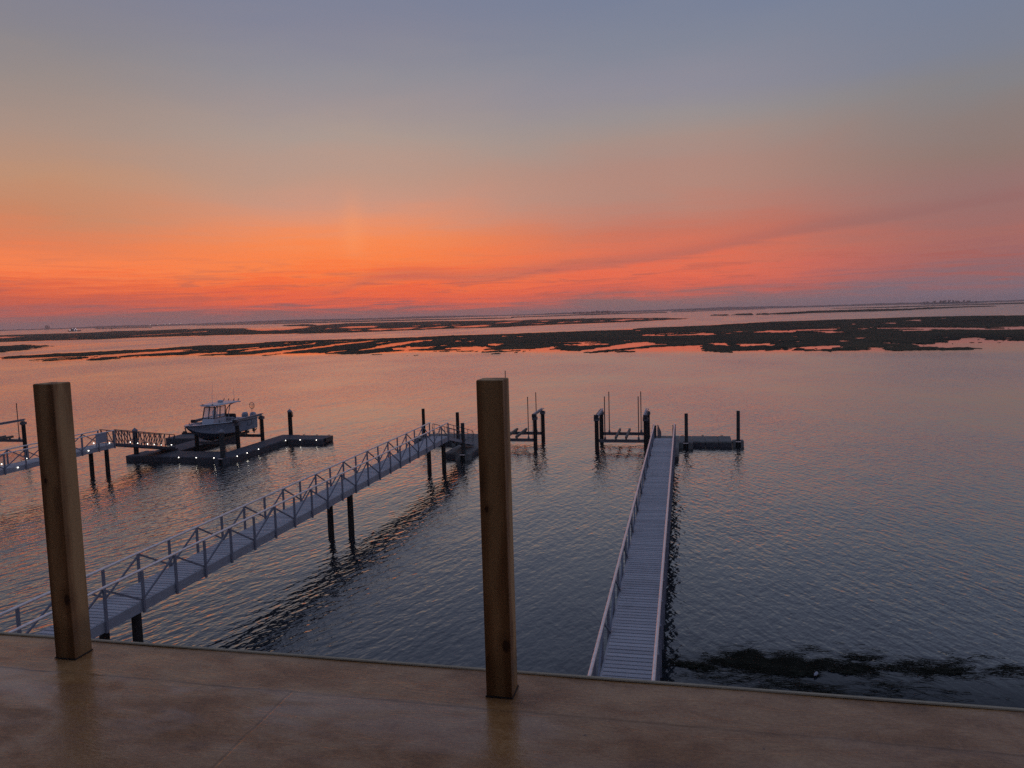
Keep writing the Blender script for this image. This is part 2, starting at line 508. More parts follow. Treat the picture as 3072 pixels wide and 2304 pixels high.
def floor_mat():
    """brown balcony membrane, wet in patches"""
    m, n, b = mat('wet_balcony_membrane')
    g = n.new('ShaderNodeTexCoord').outputs['Object']
    big = n.noise(n.scalev(g, (1.2, 1.9, 1)), 1.9, 4.0, 0.55, 0.6)
    med = n.noise(n.scalev(g, (4.5, 8.0, 1)), 1.6, 5.0, 0.65, 0.5)
    fine = n.noise(n.scalev(g, (65, 95, 1)), 1.0, 4.0, 0.7)
    grit = n.noise(g, 130.0, 3.0, 0.7)
    syp = n.new('ShaderNodeSeparateXYZ')
    n.put(syp.inputs[0], g)
    lap_pre = n.smooth(syp.outputs[1], 1.72, 1.80)
    f = n.math('ADD', n.math('ADD', n.math('MULTIPLY', big, 0.34), n.math('MULTIPLY', med, 0.33)), n.math('MULTIPLY', fine, 0.33))
    base = n.ramp(f, [(0.36, (0.20, 0.082, 0.026)), (0.5, (0.40, 0.185, 0.062)), (0.66, (0.62, 0.34, 0.14))])
    base = n.mix(n.math('MULTIPLY', n.smooth(grit, 0.58, 0.70), n.linear(lap_pre, 0, 1, 0.25, 0.6)), base, (0.42, 0.33, 0.27))
    spots = n.new('ShaderNodeTexVoronoi')
    n.put(spots.inputs['Vector'], n.vmath('ADD', g, n.scalev(n.noise(g, 9.0, 2, 0.5, 0, 'Color'), (0.05, 0.05, 0))))
    spots.inputs['Scale'].default_value = 5.5
    sp = n.smooth(spots.outputs['Distance'], 0.045, 0.02)
    base = n.mix(n.math('MULTIPLY', sp, 0.6), base, (0.06, 0.035, 0.028))
    n.put(b.inputs['Base Color'], base)
    wet = n.smooth(n.math('ADD', n.math('MULTIPLY', big, 0.6), n.math('MULTIPLY', med, 0.4)), 0.40, 0.60)
    sy = n.new('ShaderNodeSeparateXYZ')
    n.put(sy.inputs[0], g)
    drip = n.smooth(n.math('ADD', sy.outputs[1], n.math('MULTIPLY', n.math('SUBTRACT', big, 0.5), 1.2)), 0.9, 1.9)
    wet = n.math('ADD', n.math('MULTIPLY', wet, 0.75), n.math('MULTIPLY', drip, 0.5), clamp=True)
    n.put(b.inputs['Roughness'], n.linear(wet, 0, 1, 0.55, 0.17))
    b.inputs['Specular IOR Level'].default_value = 0.42
    # membrane laps: a strip glued along the edge, and one cross joint
    wob = n.noise(n.scalev(g, (3.5, 3.5, 1)), 1.0, 3.0, 0.6)
    ly = n.math('ADD', sy.outputs[1], n.math('MULTIPLY', n.math('SUBTRACT', wob, 0.5), 0.035))
    lap = n.smooth(ly, 1.752, 1.766)
    lx = n.math('ABSOLUTE', n.math('ADD', n.math('ADD', sy.outputs[0], 1.36), n.math('MULTIPLY', n.math('SUBTRACT', wob, 0.5), 0.03)))
    joint = n.math('MULTIPLY', n.smooth(lx, 0.008, 0.002), n.math('SUBTRACT', 1.0, lap))
    base = n.mix(n.math('MULTIPLY', joint, 0.25), base, (0.07, 0.035, 0.02))
    base = n.mix(n.math('MULTIPLY', n.math('MULTIPLY', n.smooth(ly, 1.735, 1.755), n.smooth(ly, 1.775, 1.758)), 0.14), base, (0.08, 0.045, 0.028))
    n.put(b.inputs['Base Color'], base)
    rid = n.noise(n.scalev(g, (1.6, 7.5, 1)), 1.3, 3.0, 0.5, 1.2)
    ridge = n.smooth(n.math('ABSOLUTE', n.math('SUBTRACT', rid, 0.5)), 0.03, 0.0)
    bp = n.new('ShaderNodeBump')
    sheen = n.math('MULTIPLY', n.math('MULTIPLY', n.smooth(ly, 1.20, 1.62), n.smooth(ly, 1.79, 1.74)), n.smooth(n.noise(n.scalev(g, (1.1, 3.2, 1)), 1.0, 4.0, 0.6, 0.5), 0.42, 0.56))
    sheen = n.math('MULTIPLY', sheen, n.smooth(sy.outputs[0], 1.0, -2.2, 0.25, 1.0))
    n.put(b.inputs['Coat Weight'], n.math('MULTIPLY', sheen, 0.9))
    b.inputs['Coat Roughness'].default_value = 0.16
    b.inputs['Coat IOR'].default_value = 1.45
    bp.inputs['Strength'].default_value = 0.6
    bp.inputs['Distance'].default_value = 0.005
    h = n.math('ADD', n.math('ADD', n.math('MULTIPLY', med, 0.55), n.math('MULTIPLY', fine, 0.35)), n.math('MULTIPLY', ridge, 0.10))
    h = n.math('ADD', h, n.math('SUBTRACT', n.math('MULTIPLY', lap, n.linear(wob, 0.35, 0.6, 0.1, 0.6)), n.math('MULTIPLY', joint, 0.4)))
    n.put(bp.inputs['Height'], n.math('ADD', h, n.math('MULTIPLY', grit, 0.12)))
    n.l.new(bp.outputs[0], b.inputs['Normal'])
    return m


M_FLOOR = floor_mat()


def water_mat():
    """dark bay water; the surface slopes come from the gradient of travelling wave trains"""
    m, n, b = mat('bay_water')
    p = n.new('ShaderNodeNewGeometry').outputs['Position']
    calm = n.new('ShaderNodeAttribute', attribute_name='calm').outputs['Fac']
    gust = n.noise(n.scalev(p, (0.030, 0.018, 0.0)), 1.0, 3.0, 0.55)
    E_ = 0.025

    def train(crest_az, lam, along, w, seed, detail=2.0):
        # crest_az: azimuth the crests run along, from +Y towards +X
        a = R(crest_az)
        kx, ky = math.cos(a), -math.sin(a)          # across the crests
        outs = []
        for dx, dy in ((0, 0), (E_, 0), (0, E_)):
            q = n.vmath('ADD', p, (dx, dy, 0.0))
            mp = n.scalev(q, (1, 1, 0), (0, 0, a))
            mp = n.vmath('MULTIPLY', mp, (1.0 / lam, 1.0 / (lam * along), 0.0))
            mp = n.vmath('ADD', mp, (seed, seed * 1.7, seed))
            outs.append(n.noise(mp, 1.0, detail, 0.45, 0.25))
        sx = n.math('MULTIPLY', n.math('SUBTRACT', outs[1], outs[0]), w / E_)
        sy = n.math('MULTIPLY', n.math('SUBTRACT', outs[2], outs[0]), w / E_)
        return sx, sy

    sepp = n.new('ShaderNodeSeparateXYZ')
    n.put(sepp.inputs[0], p)
    side = n.smooth(n.math('ADD', sepp.outputs[0], n.math('MULTIPLY', sepp.outputs[1], 0.25)), -8.0, 14.0)
    t1 = train(20, 0.32, 3.0, 0.165, 3.1)
    t2 = train(-27, 0.27, 2.6, 0.14, 9.7)
    t3 = train(35, 0.15, 1.6, 0.045, 17.3, 1.0)
    t4 = train(5, 2.6, 2.5, 0.28, 23.9, 1.0)
    w1 = n.linear(side, 0, 1, 1.0, 0.55)
    w2 = n.linear(side, 0, 1, 0.45, 1.0)

    def comb(i):
        s = n.math('ADD', n.math('MULTIPLY', t1[i], w1), n.math('MULTIPLY', t2[i], w2))
        return n.math('ADD', s, n.math('ADD', t3[i], t4[i]))

    reach = n.smooth(sepp.outputs[1], 20.0, 62.0, 0.62, 0.8)
    reach = n.math('MULTIPLY', reach, n.smooth(sepp.outputs[1], 90.0, 500.0, 1.0, 1.9))
    amp = n.math('MULTIPLY', n.math('MULTIPLY', reach, n.linear(gust, 0.36, 0.64, 0.24, 0.66)), n.linear(calm, 0, 1, 1.0, 0.08))
    cx = n.math('MULTIPLY', n.math('MULTIPLY', comb(0), amp), -1.0)
    cy = n.math('MULTIPLY', n.math('MULTIPLY', comb(1), amp), -1.0)
    # the long faces of the ripples lean towards the shore, the short ones away
    cy = n.math('SUBTRACT', cy, n.math('MULTIPLY', n.math('SUBTRACT', 1.0, calm), n.smooth(sepp.outputs[1], 60.0, 170.0, 0.03, 0.062)))
    cb = n.new('ShaderNodeCombineXYZ')
    n.put(cb.inputs[0], cx)
    n.put(cb.inputs[1], cy)
    cb.inputs[2].default_value = 1.0
    nn = n.vmath('NORMALIZE', cb.outputs[0])
    # mirror-like at a grazing look, dark and clear looking down
    inc = n.new('ShaderNodeNewGeometry').outputs['Incoming']
    cosv = n.math('MAXIMUM', n.vmath('DOT_PRODUCT', inc, nn), 0.0)
    lee = n.new('ShaderNodeAttribute', attribute_name='lee').outputs['Fac']
    graz = n.math('POWER', n.math('SUBTRACT', 1.0, cosv), n.linear(lee, 0, 1, 4.9, 5.2))
    refl = n.math('SUBTRACT', 1.0, n.math('EXPONENT', n.math('MULTIPLY', n.math('ADD', graz, 0.008), n.linear(lee, 0, 1, -3.0, -1.2))))
    gl = n.new('ShaderNodeBsdfGlossy', distribution='GGX')
    gl.inputs['Color'].default_value = (1.0, 0.97, 0.90, 1)
    gl.inputs['Roughness'].default_value = 0.07
    n.put(gl.inputs['Normal'], nn)
    body = n.new('ShaderNodeBsdfDiffuse')
    body.inputs['Color'].default_value = (0.012, 0.017, 0.022, 1)
    mx = n.new('ShaderNodeMixShader')
    n.put(mx.inputs[0], refl)
    n.l.new(body.outputs[0], mx.inputs[1])
    n.l.new(gl.outputs[0], mx.inputs[2])
    n.n.remove(b)
    n.l.new(mx.outputs[0], n.n['Material Output'].inputs['Surface'])
    return m


M_WATER = water_mat()


def marsh_mat():
    m, n, b = mat('marsh_grass')
    p = n.new('ShaderNodeNewGeometry').outputs['Position']
    f = n.math('ADD', n.math('MULTIPLY', n.noise(n.scalev(p, (0.03, 0.015, 0)), 1.0, 4.0, 0.6), 0.6), n.math('MULTIPLY', n.noise(n.scalev(p, (0.5, 0.2, 1)), 1.0, 4.0, 0.7), 0.4))
    n.put(b.inputs['Base Color'], n.ramp(f, [(0.34, (0.016, 0.018, 0.012)), (0.5, (0.040, 0.040, 0.021)), (0.66, (0.085, 0.068, 0.034))]))
    b.inputs['Roughness'].default_value = 1.0
    b.inputs['Specular IOR Level'].default_value = 0.1
    return m


M_MARSH = marsh_mat()
M_MUD = simple('bay_bottom_mud', (0.04, 0.036, 0.03), 0.9)
M_WEED = simple('dark_eelgrass', (0.017, 0.018, 0.012), 0.9, 0, 0.4, 2)
M_WEED.node_tree.nodes['Principled BSDF'].inputs['Specular IOR Level'].default_value = 0.06

HAZE = 1.3e-4

# ---------------------------------------------------------------- marsh outlines in metres (x, y)
MARSH_NEAR=[[(-258.7,247.4),(-258.3,254.9),(-252.5,265.5),(-255.1,275.0),(-246.4,274.9),(-240.5,276.5),(-237.8,286.8),(-231.1,300.4),(-232.3,320.7),(-224.4,331.9),(-216.8,338.7),(-209.4,348.5),(-211.0,374.0),(-194.3,380.9),(-174.4,381.3),(-157.5,388.3),(-140.4,395.4),(-125.3,409.9),(-106.0,412.4),(-93.3,417.6),(-76.2,432.0),(-57.4,439.9),(-38.3,448.0),(-29.0,447.0),(-27.2,485.1),(-6.1,494.3),(15.6,514.2),(39.8,551.3),(59.3,585.0),(84.4,594.8),(110.2,607),(134.4,609),(164.9,636),(186.5,628),(207.1,620),(226.7,590.9),(247.0,575.2),(86.3,200.6),(85.0,221.2),(84.3,233.4),(78.3,242.9),(71.5,234.6),(60.4,212.1),(59.0,223.9),(53.7,229.4),(49.1,217.1),(42.6,192.7),(38.4,196.9),(35.5,195.2),(29.4,197.4),(20.3,200.6),(13.6,204.4),(7.5,200.9),(4.5,208.3),(0.3,207.4),(-4.4,204.4),(-8.7,209.4),(-13.6,218.8),(-19.8,208.5),(-24.2,208.8),(-34.5,213.5),(-45.5,236.6),(-46.4,222.7),(-49.4,220.5),(-61.4,224.2),(-79.6,234.8),(-90.1,238.4),(-95.9,226.3),(-100.9,220.0),(-109.6,225.3),(-120.5,235.7),(-130.0,233.1),(-129.8,219.7),(-136.5,226.9),(-162.5,270.2),(-174.1,271.7),(-191.3,274.3),(-198.4,276.8),(-205.6,272.0),(-211.6,259.5),(-215.2,250.2),(-213.6,243.7),(-223.6,241.4),(-230.0,241.7),(-237.8,234.6),(-240.5,229.9)],[(-211.8,215.3),(-219.8,230.0),(-216.6,235.9),(-208.0,240.7),(-210.4,245.8),(-198.6,221.3),(-204.4,214.7)],[(-192.3,211.8),(-197.7,228.1),(-194.1,244.0),(-192.4,255.8),(-190.2,266.8),(-180.8,274.2),(-162.5,270.2),(-147.0,244.3),(-169.3,251.6),(-175.7,238.5),(-183.2,230.2),(-181.4,216.9),(-182.8,208.4)],[(-160.7,224.0),(-157.6,238.8),(-152.8,254.0),(-140.5,233.5),(-147.6,230.1)],[(50.2,229.6),(58.1,222.8),(59.6,209.2),(60.9,199.6),(66.8,193.8),(60.8,188.7),(53.9,189.1),(44.9,191.9)],[(-93.5,217.2),(-87.8,220.4),(-87.3,214.7)],[(-78.8,208.6),(-74.7,209.7),(-73.7,205.9)],[(-78.3,228.7),(-71.0,231.7),(-69.4,224.3)],[(-58.6,220.6),(-52.3,223.8),(-52.2,215.9)],[(-54.7,209.4),(-48.6,212.3),(-49.0,205.3)],[(-91.6,233.2),(-89.2,235.2),(-87.7,229.1)],[(-19.4,207.1),(-15.1,212.9),(-12.6,207.8),(-12.6,201.4),(-17.5,203.0)],[(-48.6,217.0),(-45.1,225.0),(-43.4,221.7),(-45.8,213.6)],[(-40.6,210.6),(-33.1,213.0),(-22.4,207.0),(-23.5,202.2),(-33.4,206.5)],[(-4.3,203.2),(-2.1,209.5),(2.1,205.6),(0.3,200.0)],[(-9.1,209.6),(-5.1,210.6),(-4.7,204.5)],[(7.2,201.0),(13.4,205.1),(12.6,196.9),(8.7,197.1)],[(-15.4,235.7),(-8.3,240.5),(-5.0,233.6),(-9.3,223.9),(-13.6,229.8)],[(-36.1,219.1),(-26.6,229.2),(-17.9,228.7),(-24.2,220.1)],[(66.1,214.9),(68.6,217.8),(66.5,211.3)],[(71.0,219.5),(73.5,219.7),(72.3,215.4)],[(76.0,219.9),(77.8,220.5),(76.3,216.2)],[(80.3,222.2),(82.1,222.7),(80.1,217.9)],[(80.3,212.3),(82.3,215.4),(79.3,207.4)],[(78.1,231.1),(83.9,233.7),(81.7,226.8)],[(28.9,195.9),(34.3,198.4),(33.0,192.4)]]
POOLS_NEAR=[[(-166.0,276.1),(-170.4,292.4),(-164.5,295.2),(-166.4,304.6),(-170.4,322.6),(-174.9,334.8),(-165.3,315.5),(-158.9,290.8),(-157.3,282.2),(-156.2,267.9),(-156.6,260.3)],[(-138.0,229.3),(-141.0,238.7),(-143.5,257.4),(-145.2,282.3),(-152.8,314.5),(-150.0,318.0),(-149.4,339.5),(-141.5,316.4),(-141.8,298.3),(-137.2,274.3),(-133.3,252.1),(-131.0,234.8),(-128.3,227.1)],[(-215.2,250.2),(-212.6,267.4),(-210.1,280.9),(-203.8,284.3),(-198.1,274.8),(-198.9,264.6),(-200.5,252.0),(-202.2,241.9)],[(-179.9,277.5),(-177.5,295.3),(-170.4,283.4),(-172.6,269.4)],[(-116.7,237.3),(-115.5,248.2),(-111.7,241.5),(-112.7,231.7)],[(-109.9,258.4),(-122.0,300.4),(-120.5,329.9),(-114.1,314.0),(-107.8,279.5),(-106.8,260.7),(-107.7,254.2)],[(-131.6,321.4),(-134.0,332.9),(-131.2,330.1),(-127.1,313.1)],[(-118.8,338.4),(-115.8,345.2),(-110.5,324.6)],[(-98.7,326.2),(-93.4,320.8),(-92.7,310.4)],[(-91.3,317.1),(-87.6,317.7),(-85.7,304.5)],[(-72.3,281.6),(-64.8,276.1),(-64.3,262.6),(-68.8,270.2)],[(-90.5,277.9),(-86.7,275.2),(-86.6,268.5)],[(-104.6,353.6),(-100.5,357.3),(-99.8,344.8)],[(-91.1,377.7),(-88.0,382.7),(-85.9,365.8)],[(-79.5,251.7),(-70.1,256.3),(-60.2,242.5),(-64.4,235.1),(-74.0,241.6)],[(-103.2,262.7),(-90.6,264.8),(-83.3,253.2),(-94.1,246.0)],[(-132.5,314.5),(-131.6,321.4),(-126.8,307.1)],[(-101.7,273.0),(-99.8,278.0),(-97.8,268.6)],[(-80.7,370.1),(-76.0,368.7),(-74.8,354.9)],[(4.8,343.6),(7.7,353.2),(13.1,347.3),(10.0,330.3),(5.4,335.1)],[(22.3,368.9),(27.8,370.0),(23.9,358.1)],[(28.7,354.1),(37.3,367.6),(35.3,348.6),(29.9,347.8)],[(16.2,344.9),(20.1,345.2),(17.8,337.1)],[(-45.0,234.9),(-41.2,243.3),(-38.4,237.5),(-39.5,227.1),(-28.7,219.1),(-24.8,232.1),(-18.0,254.1),(-13.9,261.1),(-5.0,241.4),(-10.0,240.4),(-14.7,230.2),(-17.6,224.3),(-24.0,218.7),(-27.8,211.8),(-41.3,214.5)],[(-12.8,204.9),(-12.9,217.9),(-7.8,226.0),(5.0,231.6),(4.2,206.7),(0.3,203.3),(-11.4,201.6)],[(7.2,245.7),(12.7,248.2),(12.7,234.3),(8.8,236.1)],[(14.9,238.0),(24.2,238.5),(23.3,229.6),(16.5,228.9)],[(-23.3,281.9),(-20.2,284.5),(-20.5,277.2)],[(-27.8,428.3),(-23.9,432.1),(-24.7,418.4)],[(14.4,225.4),(18.7,225.0),(16.0,221.9)],[(37.4,368.7),(47.8,357.4),(43.4,337.8),(34.6,341.5)],[(50.7,343.8),(60.2,346.3),(62.1,327.3),(55.4,323.2)],[(44.3,368.4),(54.8,375.2),(69.3,376.0),(66.5,359.8),(50.9,358.5)],[(72.4,366.4),(80.1,371.5),(74.5,358.1)],[(81.3,370.2),(102.6,360.6),(117.9,343.9),(110.5,324.6),(100.1,336.8),(83.5,357.3)],[(83.2,340.0),(96.6,336.4),(91.9,323.0),(83.9,326.8)],[(119.3,344.4),(133.5,347.5),(146.4,340.7),(139.3,324.2),(125.7,327.4),(120.2,335.3)],[(110.8,326.1),(124.7,324.7),(137.1,319.0),(132.9,309.1),(119.8,312.0),(109.7,316.6)],[(105.0,460.7),(117.0,469.2),(108.9,444.1)],[(132.9,513.8),(149.5,541.0),(133.4,493.1)],[(163.3,560.7),(167.7,556.8),(160.6,540.8)],[(90.3,460.3),(92.4,457.4),(88.5,442.3)],[(108.5,500.1),(111.8,499.0),(107.1,485.1)],[(55.0,266.6),(58.3,269.9),(55.7,261.0)],[(44.8,249.0),(49.4,249.2),(47.2,243.4)],[(23.6,232.9),(27.5,239.0),(31.4,249.8),(28.2,242.0),(23.6,226.9)],[(29.2,260.3),(30.9,262.3),(29.9,257.1)],[(24.2,210.5),(33.8,217.6),(41.1,218.6),(38.2,209.9),(31.7,207.6)],[(74.6,258.6),(77.8,259.6),(75.2,254.1)],[(31.9,250.5),(34.5,252.7),(32.9,248.2)],[(37.2,289.2),(40.1,291.0),(38.3,286.1)],[(89.8,247.0),(92.3,247.4),(89.4,241.8)],[(79.2,249.8),(85.9,251.4),(83.7,241.5),(79.3,240.5)]]
MARSH_SPIT=[[(-543.4,489.7),(-481.9,461.7),(-448.6,450.3),(-413.1,421.8),(-362.4,376.7),(-321.9,328.5),(-317.2,310.1),(-314.3,300.8),(-309.2,278.2)]]
MARSH_MID=[[(-1137,1026),(-1171,1124),(-1140,1166),(-1026,1148),(-1099,1320),(-1016,1315),(-1022,1430),(-784,1258),(-522.4,871),(-449.3,806),(-510.5,975),(-603,1176),(-762,1529),(-867,1900),(-695,1793),(-546.0,1700),(-298.9,1341),(-218.5,1360),(-106.6,1250),(-28.5,1068),(0.5,930),(0.5,896),(-33.5,811),(-75.7,755),(-115.6,719),(-149.9,672),(-146.2,655),(-205.8,640),(-233.2,600),(-262.5,574.5),(-291.4,571.8),(-367.6,613),(-360.6,601),(-408.3,603),(-431.4,603),(-478.5,618),(-466.8,546.7),(-525.1,548.5),(-561.1,537.9),(-567.3,511.3)]]
POOLS_MID=[[(-998,938),(-910,873),(-867,864),(-777,774),(-814,781),(-838,787)],[(-677,692),(-687,708),(-641,661)],[(-758,828),(-738,824),(-695,774)],[(-603,671),(-596.1,673),(-566.1,639)],[(-920,1153),(-926,1173),(-849,1074)],[(-575.9,725),(-590.6,794),(-548.6,737),(-548.8,695)],[(-587.6,796),(-634,924),(-586.5,852),(-559.4,762)],[(-986,1376),(-974,1393),(-866,1236)],[(-421.8,849),(-434.7,897),(-387.1,799)],[(-488.0,1030),(-421.4,998),(-350.5,869),(-374.5,853),(-433.7,915)],[(-333.4,719),(-310.5,707),(-290.8,659)],[(-325.0,748),(-287.2,730),(-255.7,647),(-287.5,681)],[(-292.7,751),(-280.4,769),(-239.6,669),(-256.8,673)],[(-255.4,727),(-249.6,785),(-220.3,699),(-231.8,679)],[(-233.8,766),(-212.7,819),(-184.7,720),(-201.9,699)],[(-360.9,1053),(-333.7,1060),(-315.2,991)],[(-272.7,875),(-265.3,908),(-250.0,847)],[(-247.9,1017),(-250.4,1124),(-215.5,967),(-227.8,959)],[(-338.5,929),(-330.1,940),(-309.6,873)],[(-241.1,1082),(-236.0,1106),(-212.3,994)],[(-166.0,813),(-149.0,846),(-140.5,790)],[(-214.5,1102),(-186.3,1096),(-172.6,1006)],[(-135.1,825),(-141.5,915),(-126.7,819)],[(-130.5,897),(-129.2,969),(-117.0,858)],[(-104.3,905),(-94.8,946),(-89.4,878)],[(-86.8,951),(-78.2,1024),(-59.2,960),(-69.8,879)],[(-64.2,993),(-52.0,1041),(-50.4,952)],[(-308.5,1384),(-282.7,1364),(-263.9,1255)]]
MARSH_FAR=[[(-2803,3242),(-2504,3242),(-2071,2681),(-2311,2673)],[(-2463,3525),(-2210,3689),(-1794,3654),(-1277,3294),(-538.7,2419),(-458.7,2059),(-950,2450),(-1241,2527),(-1703,2844),(-2423,3468)],[(-878,1586),(-893,1713),(-667,1329),(-685,1309)],[(-642,2882),(-475.8,3207),(-385.9,2656),(-550.4,2471)],[(-475.8,3207),(-527.7,4056),(-316.5,4069),(-72.4,3469),(-60.8,2911),(-236.0,3034),(-310.0,2694),(-417.3,2872)],[(-60.8,4021),(433.5,4278),(433.5,4278),(-49.8,3291)],[(433.4,4278),(1141,4146),(1141,4146),(433.4,4278)],[(1141,4146),(1374,4075),(1616,3985),(1616,3985),(1222,4122)],[(120.6,1190),(233.4,1504),(348.6,1415),(494.1,1599),(562.0,1576),(456.7,1478),(299.1,1214),(191.4,1233),(136.1,1118)],[(437.2,2556),(585.2,2376),(1104,2881),(1079,2661),(900,2219),(734,2376),(520.9,2115)],[(41.3,1245),(65.9,1249),(59.4,1156)],[(64.8,1228),(107.1,1265),(96.0,1152)],[(102.6,1174),(129.7,1280),(114.0,1125)]]

def inside(poly, X, Y):
    r = np.zeros(X.shape, bool)
    n = len(poly)
    for i in range(n):
        x1, y1 = poly[i]
        x2, y2 = poly[(i + 1) % n]
        if y1 == y2:
            continue
        c = (y1 > Y) != (y2 > Y)
        r ^= c & (X < (x2 - x1) * (Y - y1) / (y2 - y1) + x1)
    return r


def vnoise(X, Y, s, seed):
    """smooth value noise in 0..1 with cells of s metres"""
    u, v = X / s, Y / s
    iu, iv = np.floor(u).astype(int), np.floor(v).astype(int)
    fu, fv = u - iu, v - iv
    fu, fv = fu * fu * (3 - 2 * fu), fv * fv * (3 - 2 * fv)

    def h(a, b):
        q = np.sin(a * 127.1 + b * 311.7 + seed * 74.7) * 43758.5453
        return q - np.floor(q)
    return (h(iu, iv) * (1 - fu) + h(iu + 1, iv) * fu) * (1 - fv) + (h(iu, iv + 1) * (1 - fu) + h(iu + 1, iv + 1) * fu) * fv


def marsh_mask(pos_l, neg_l, X, Y, jx, jy):
    k = vnoise(X, Y, jx * 1.5, 1) + 0.5 * vnoise(X, Y, jx * .6, 2) - 0.75
    l = vnoise(X, Y, jy * 2.0, 3) + 0.5 * vnoise(X, Y, jy * .7, 4) - 0.75
    k = k + .45 * (vnoise(X, Y, jx * .22, 11) - .5)
    l = l + .45 * (vnoise(X, Y, jy * .25, 12) - .5)
    X2, Y2 = X + k * jx, Y + l * jy
    m = np.zeros(X.shape, bool)
    for p in pos_l:
        m |= inside(p, X2, Y2)
    X3, Y3 = X + k * jx * .5, Y + l * jy * .5
    for p in neg_l:
        cy = sum(q[1] for q in p) / len(p)
        m &= ~inside([(q[0], cy + (q[1] - cy) * 1.35) for q in p], X3, Y3)
    cr = vnoise(X * .16 + k * 4, Y + l * 5, 11, 31)
    m &= ~((np.abs(cr - .5) < .035) & (vnoise(X, Y, 38, 33) > .55))
    return m


def grid_mesh(name, xs, ys, Z, keep, material):
    nx, ny = len(xs), len(ys)
    X, Y = np.meshgrid(xs, ys)
    idx = np.arange(nx * ny).reshape(ny, nx)
    q = np.stack([idx[:-1, :-1], idx[:-1, 1:], idx[1:, 1:], idx[1:, :-1]], -1)[keep].reshape(-1, 4)
    used, inv = np.unique(q, return_inverse=True)
    co = np.stack([X.ravel()[used], Y.ravel()[used], Z.ravel()[used]], -1)
    q = inv.reshape(-1, 4)
    me = bpy.data.meshes.new(name)
    me.vertices.add(len(co))
    me.vertices.foreach_set('co', co.astype(np.float32).ravel())
    me.loops.add(q.size)
    me.loops.foreach_set('vertex_index', q.astype(np.int32).ravel())
    me.polygons.add(len(q))
    me.polygons.foreach_set('loop_start', np.arange(0, q.size, 4, dtype=np.int32))
    me.polygons.foreach_set('loop_total', np.full(len(q), 4, dtype=np.int32))
    me.update(calc_edges=True)
    me.materials.append(material)
    return me, used


def marsh(name, label, pos_l, neg_l, xr, yr, dx, dy, jx, jy, top=0.22):
    xs = np.arange(xr[0], xr[1], dx)
    ys = np.arange(yr[0], yr[1], dy)
    XC, YC = np.meshgrid(xs[:-1] + dx / 2, ys[:-1] + dy / 2)
    m = marsh_mask(pos_l, neg_l, XC, YC, jx, jy)
    full = np.zeros((len(ys), len(xs)), int)
    full[:-1, :-1] += m
    full[:-1, 1:] += m
    full[1:, :-1] += m
    full[1:, 1:] += m
    X, Y = np.meshgrid(xs, ys)
    Z = top * (0.55 + 0.7 * vnoise(X, Y, dx * 2.3, 7) + 0.5 * vnoise(X, Y, dx * 9, 8))
    Z = Z + top * 1.3 * rng.random(X.shape) ** 3 * (0.3 + vnoise(X, Y, dx * 14, 9))
    Z = np.where(full < 4, np.where(rng.random(X.shape) < .3, .12, -.3), Z)
    me, _ = grid_mesh(name, xs, ys, Z, m, M_MARSH)
    return struct(obj(name, me), label)


marsh('marsh', 'dark salt marsh with pink pools across the channel', MARSH_NEAR, POOLS_NEAR, (-262, 262), (180, 645), 0.9, 2.0, 5, 6, 0.14)
marsh('marsh', 'dark marsh spit at the left edge', MARSH_SPIT, [], (-420, -240), (250, 520), 1.4, 3.0, 8, 12)
marsh('marsh', 'dark middle band of marsh beyond the second channel', MARSH_MID, POOLS_MID, (-1250, 20), (480, 2000), 4.0, 9.0, 14, 30, 0.3)
for q in MARSH_FAR:
    a = np.array(q)
    x0, y0 = a.min(0) - 10
    x1, y1 = a.max(0) + 10
    ddx, ddy = max((x1 - x0) / 160, 2.0), max((y1 - y0) / 160, 3.0)
    marsh('marsh', 'thin far marsh bank', [q], [], (x0, x1), (y0, y1), ddx, ddy, 10, 30, 0.9)

# ---------------------------------------------------------------- water, bottom
xs = np.concatenate([[-9000, -5000, -3000, -2000], np.arange(-1400, -300, 25), np.arange(-300, 260, 4.0), np.arange(260, 700, 40), [800, 1200, 2000, 3500, 6000, 9000]])
ys = np.concatenate([np.arange(-60, 12, 12), np.arange(12, 40, 1.0), np.arange(40, 170, 8), np.arange(170, 660, 4.0), np.arange(660, 2100, 18), [2200, 2600, 3200, 4000, 5000, 6500, 9000]])
X, Y = np.meshgrid(xs, ys)
me, used = grid_mesh('water', xs, ys, np.zeros(X.shape), np.ones((len(ys) - 1, len(xs) - 1), bool), M_WATER)


def blur(a, k):
    for ax in (0, 1):
        p = np.pad(a, [(k, k) if i == ax else (0, 0) for i in (0, 1)], mode='edge')
        cs = np.cumsum(p, axis=ax)
        cs = np.insert(cs, 0, 0, axis=ax)
        n = a.shape[ax]
        a = (np.take(cs, np.arange(2 * k + 1, 2 * k + 1 + n), axis=ax) - np.take(cs, np.arange(0, n), axis=ax)) / (2 * k + 1)
    return a


near = np.zeros(X.shape)
for p in MARSH_NEAR[:5] + MARSH_SPIT:
    near = np.maximum(near, inside(p, X, Y))
near = blur(near, 4)
mid = blur(inside(MARSH_MID[0], X, Y).astype(float), 3)
calm = np.clip(np.maximum(near * 1.9, mid * 1.5), 0, 0.92)
# sheltered water close to the shore, east of the right walkway
lee = np.clip((24.6 - Y) / 2.2, 0, 1) * np.clip((X + 2.0) / 4.0, 0, 1)
calm = np.maximum(calm, 0.80 * lee)
at_ = me.attributes.new('lee', 'FLOAT', 'POINT')
at_.data.foreach_set('value', lee.ravel()[used].astype(np.float32))
at_ = me.attributes.new('calm', 'FLOAT', 'POINT')
at_.data.foreach_set('value', calm.ravel()[used].astype(np.float32))
struct(obj('water', me), 'rippled bay water')
struct(MB().box(-9500, 9500, -80, 9500, -4.0, -3.0).build('bay_bottom', M_MUD), 'bay bottom')

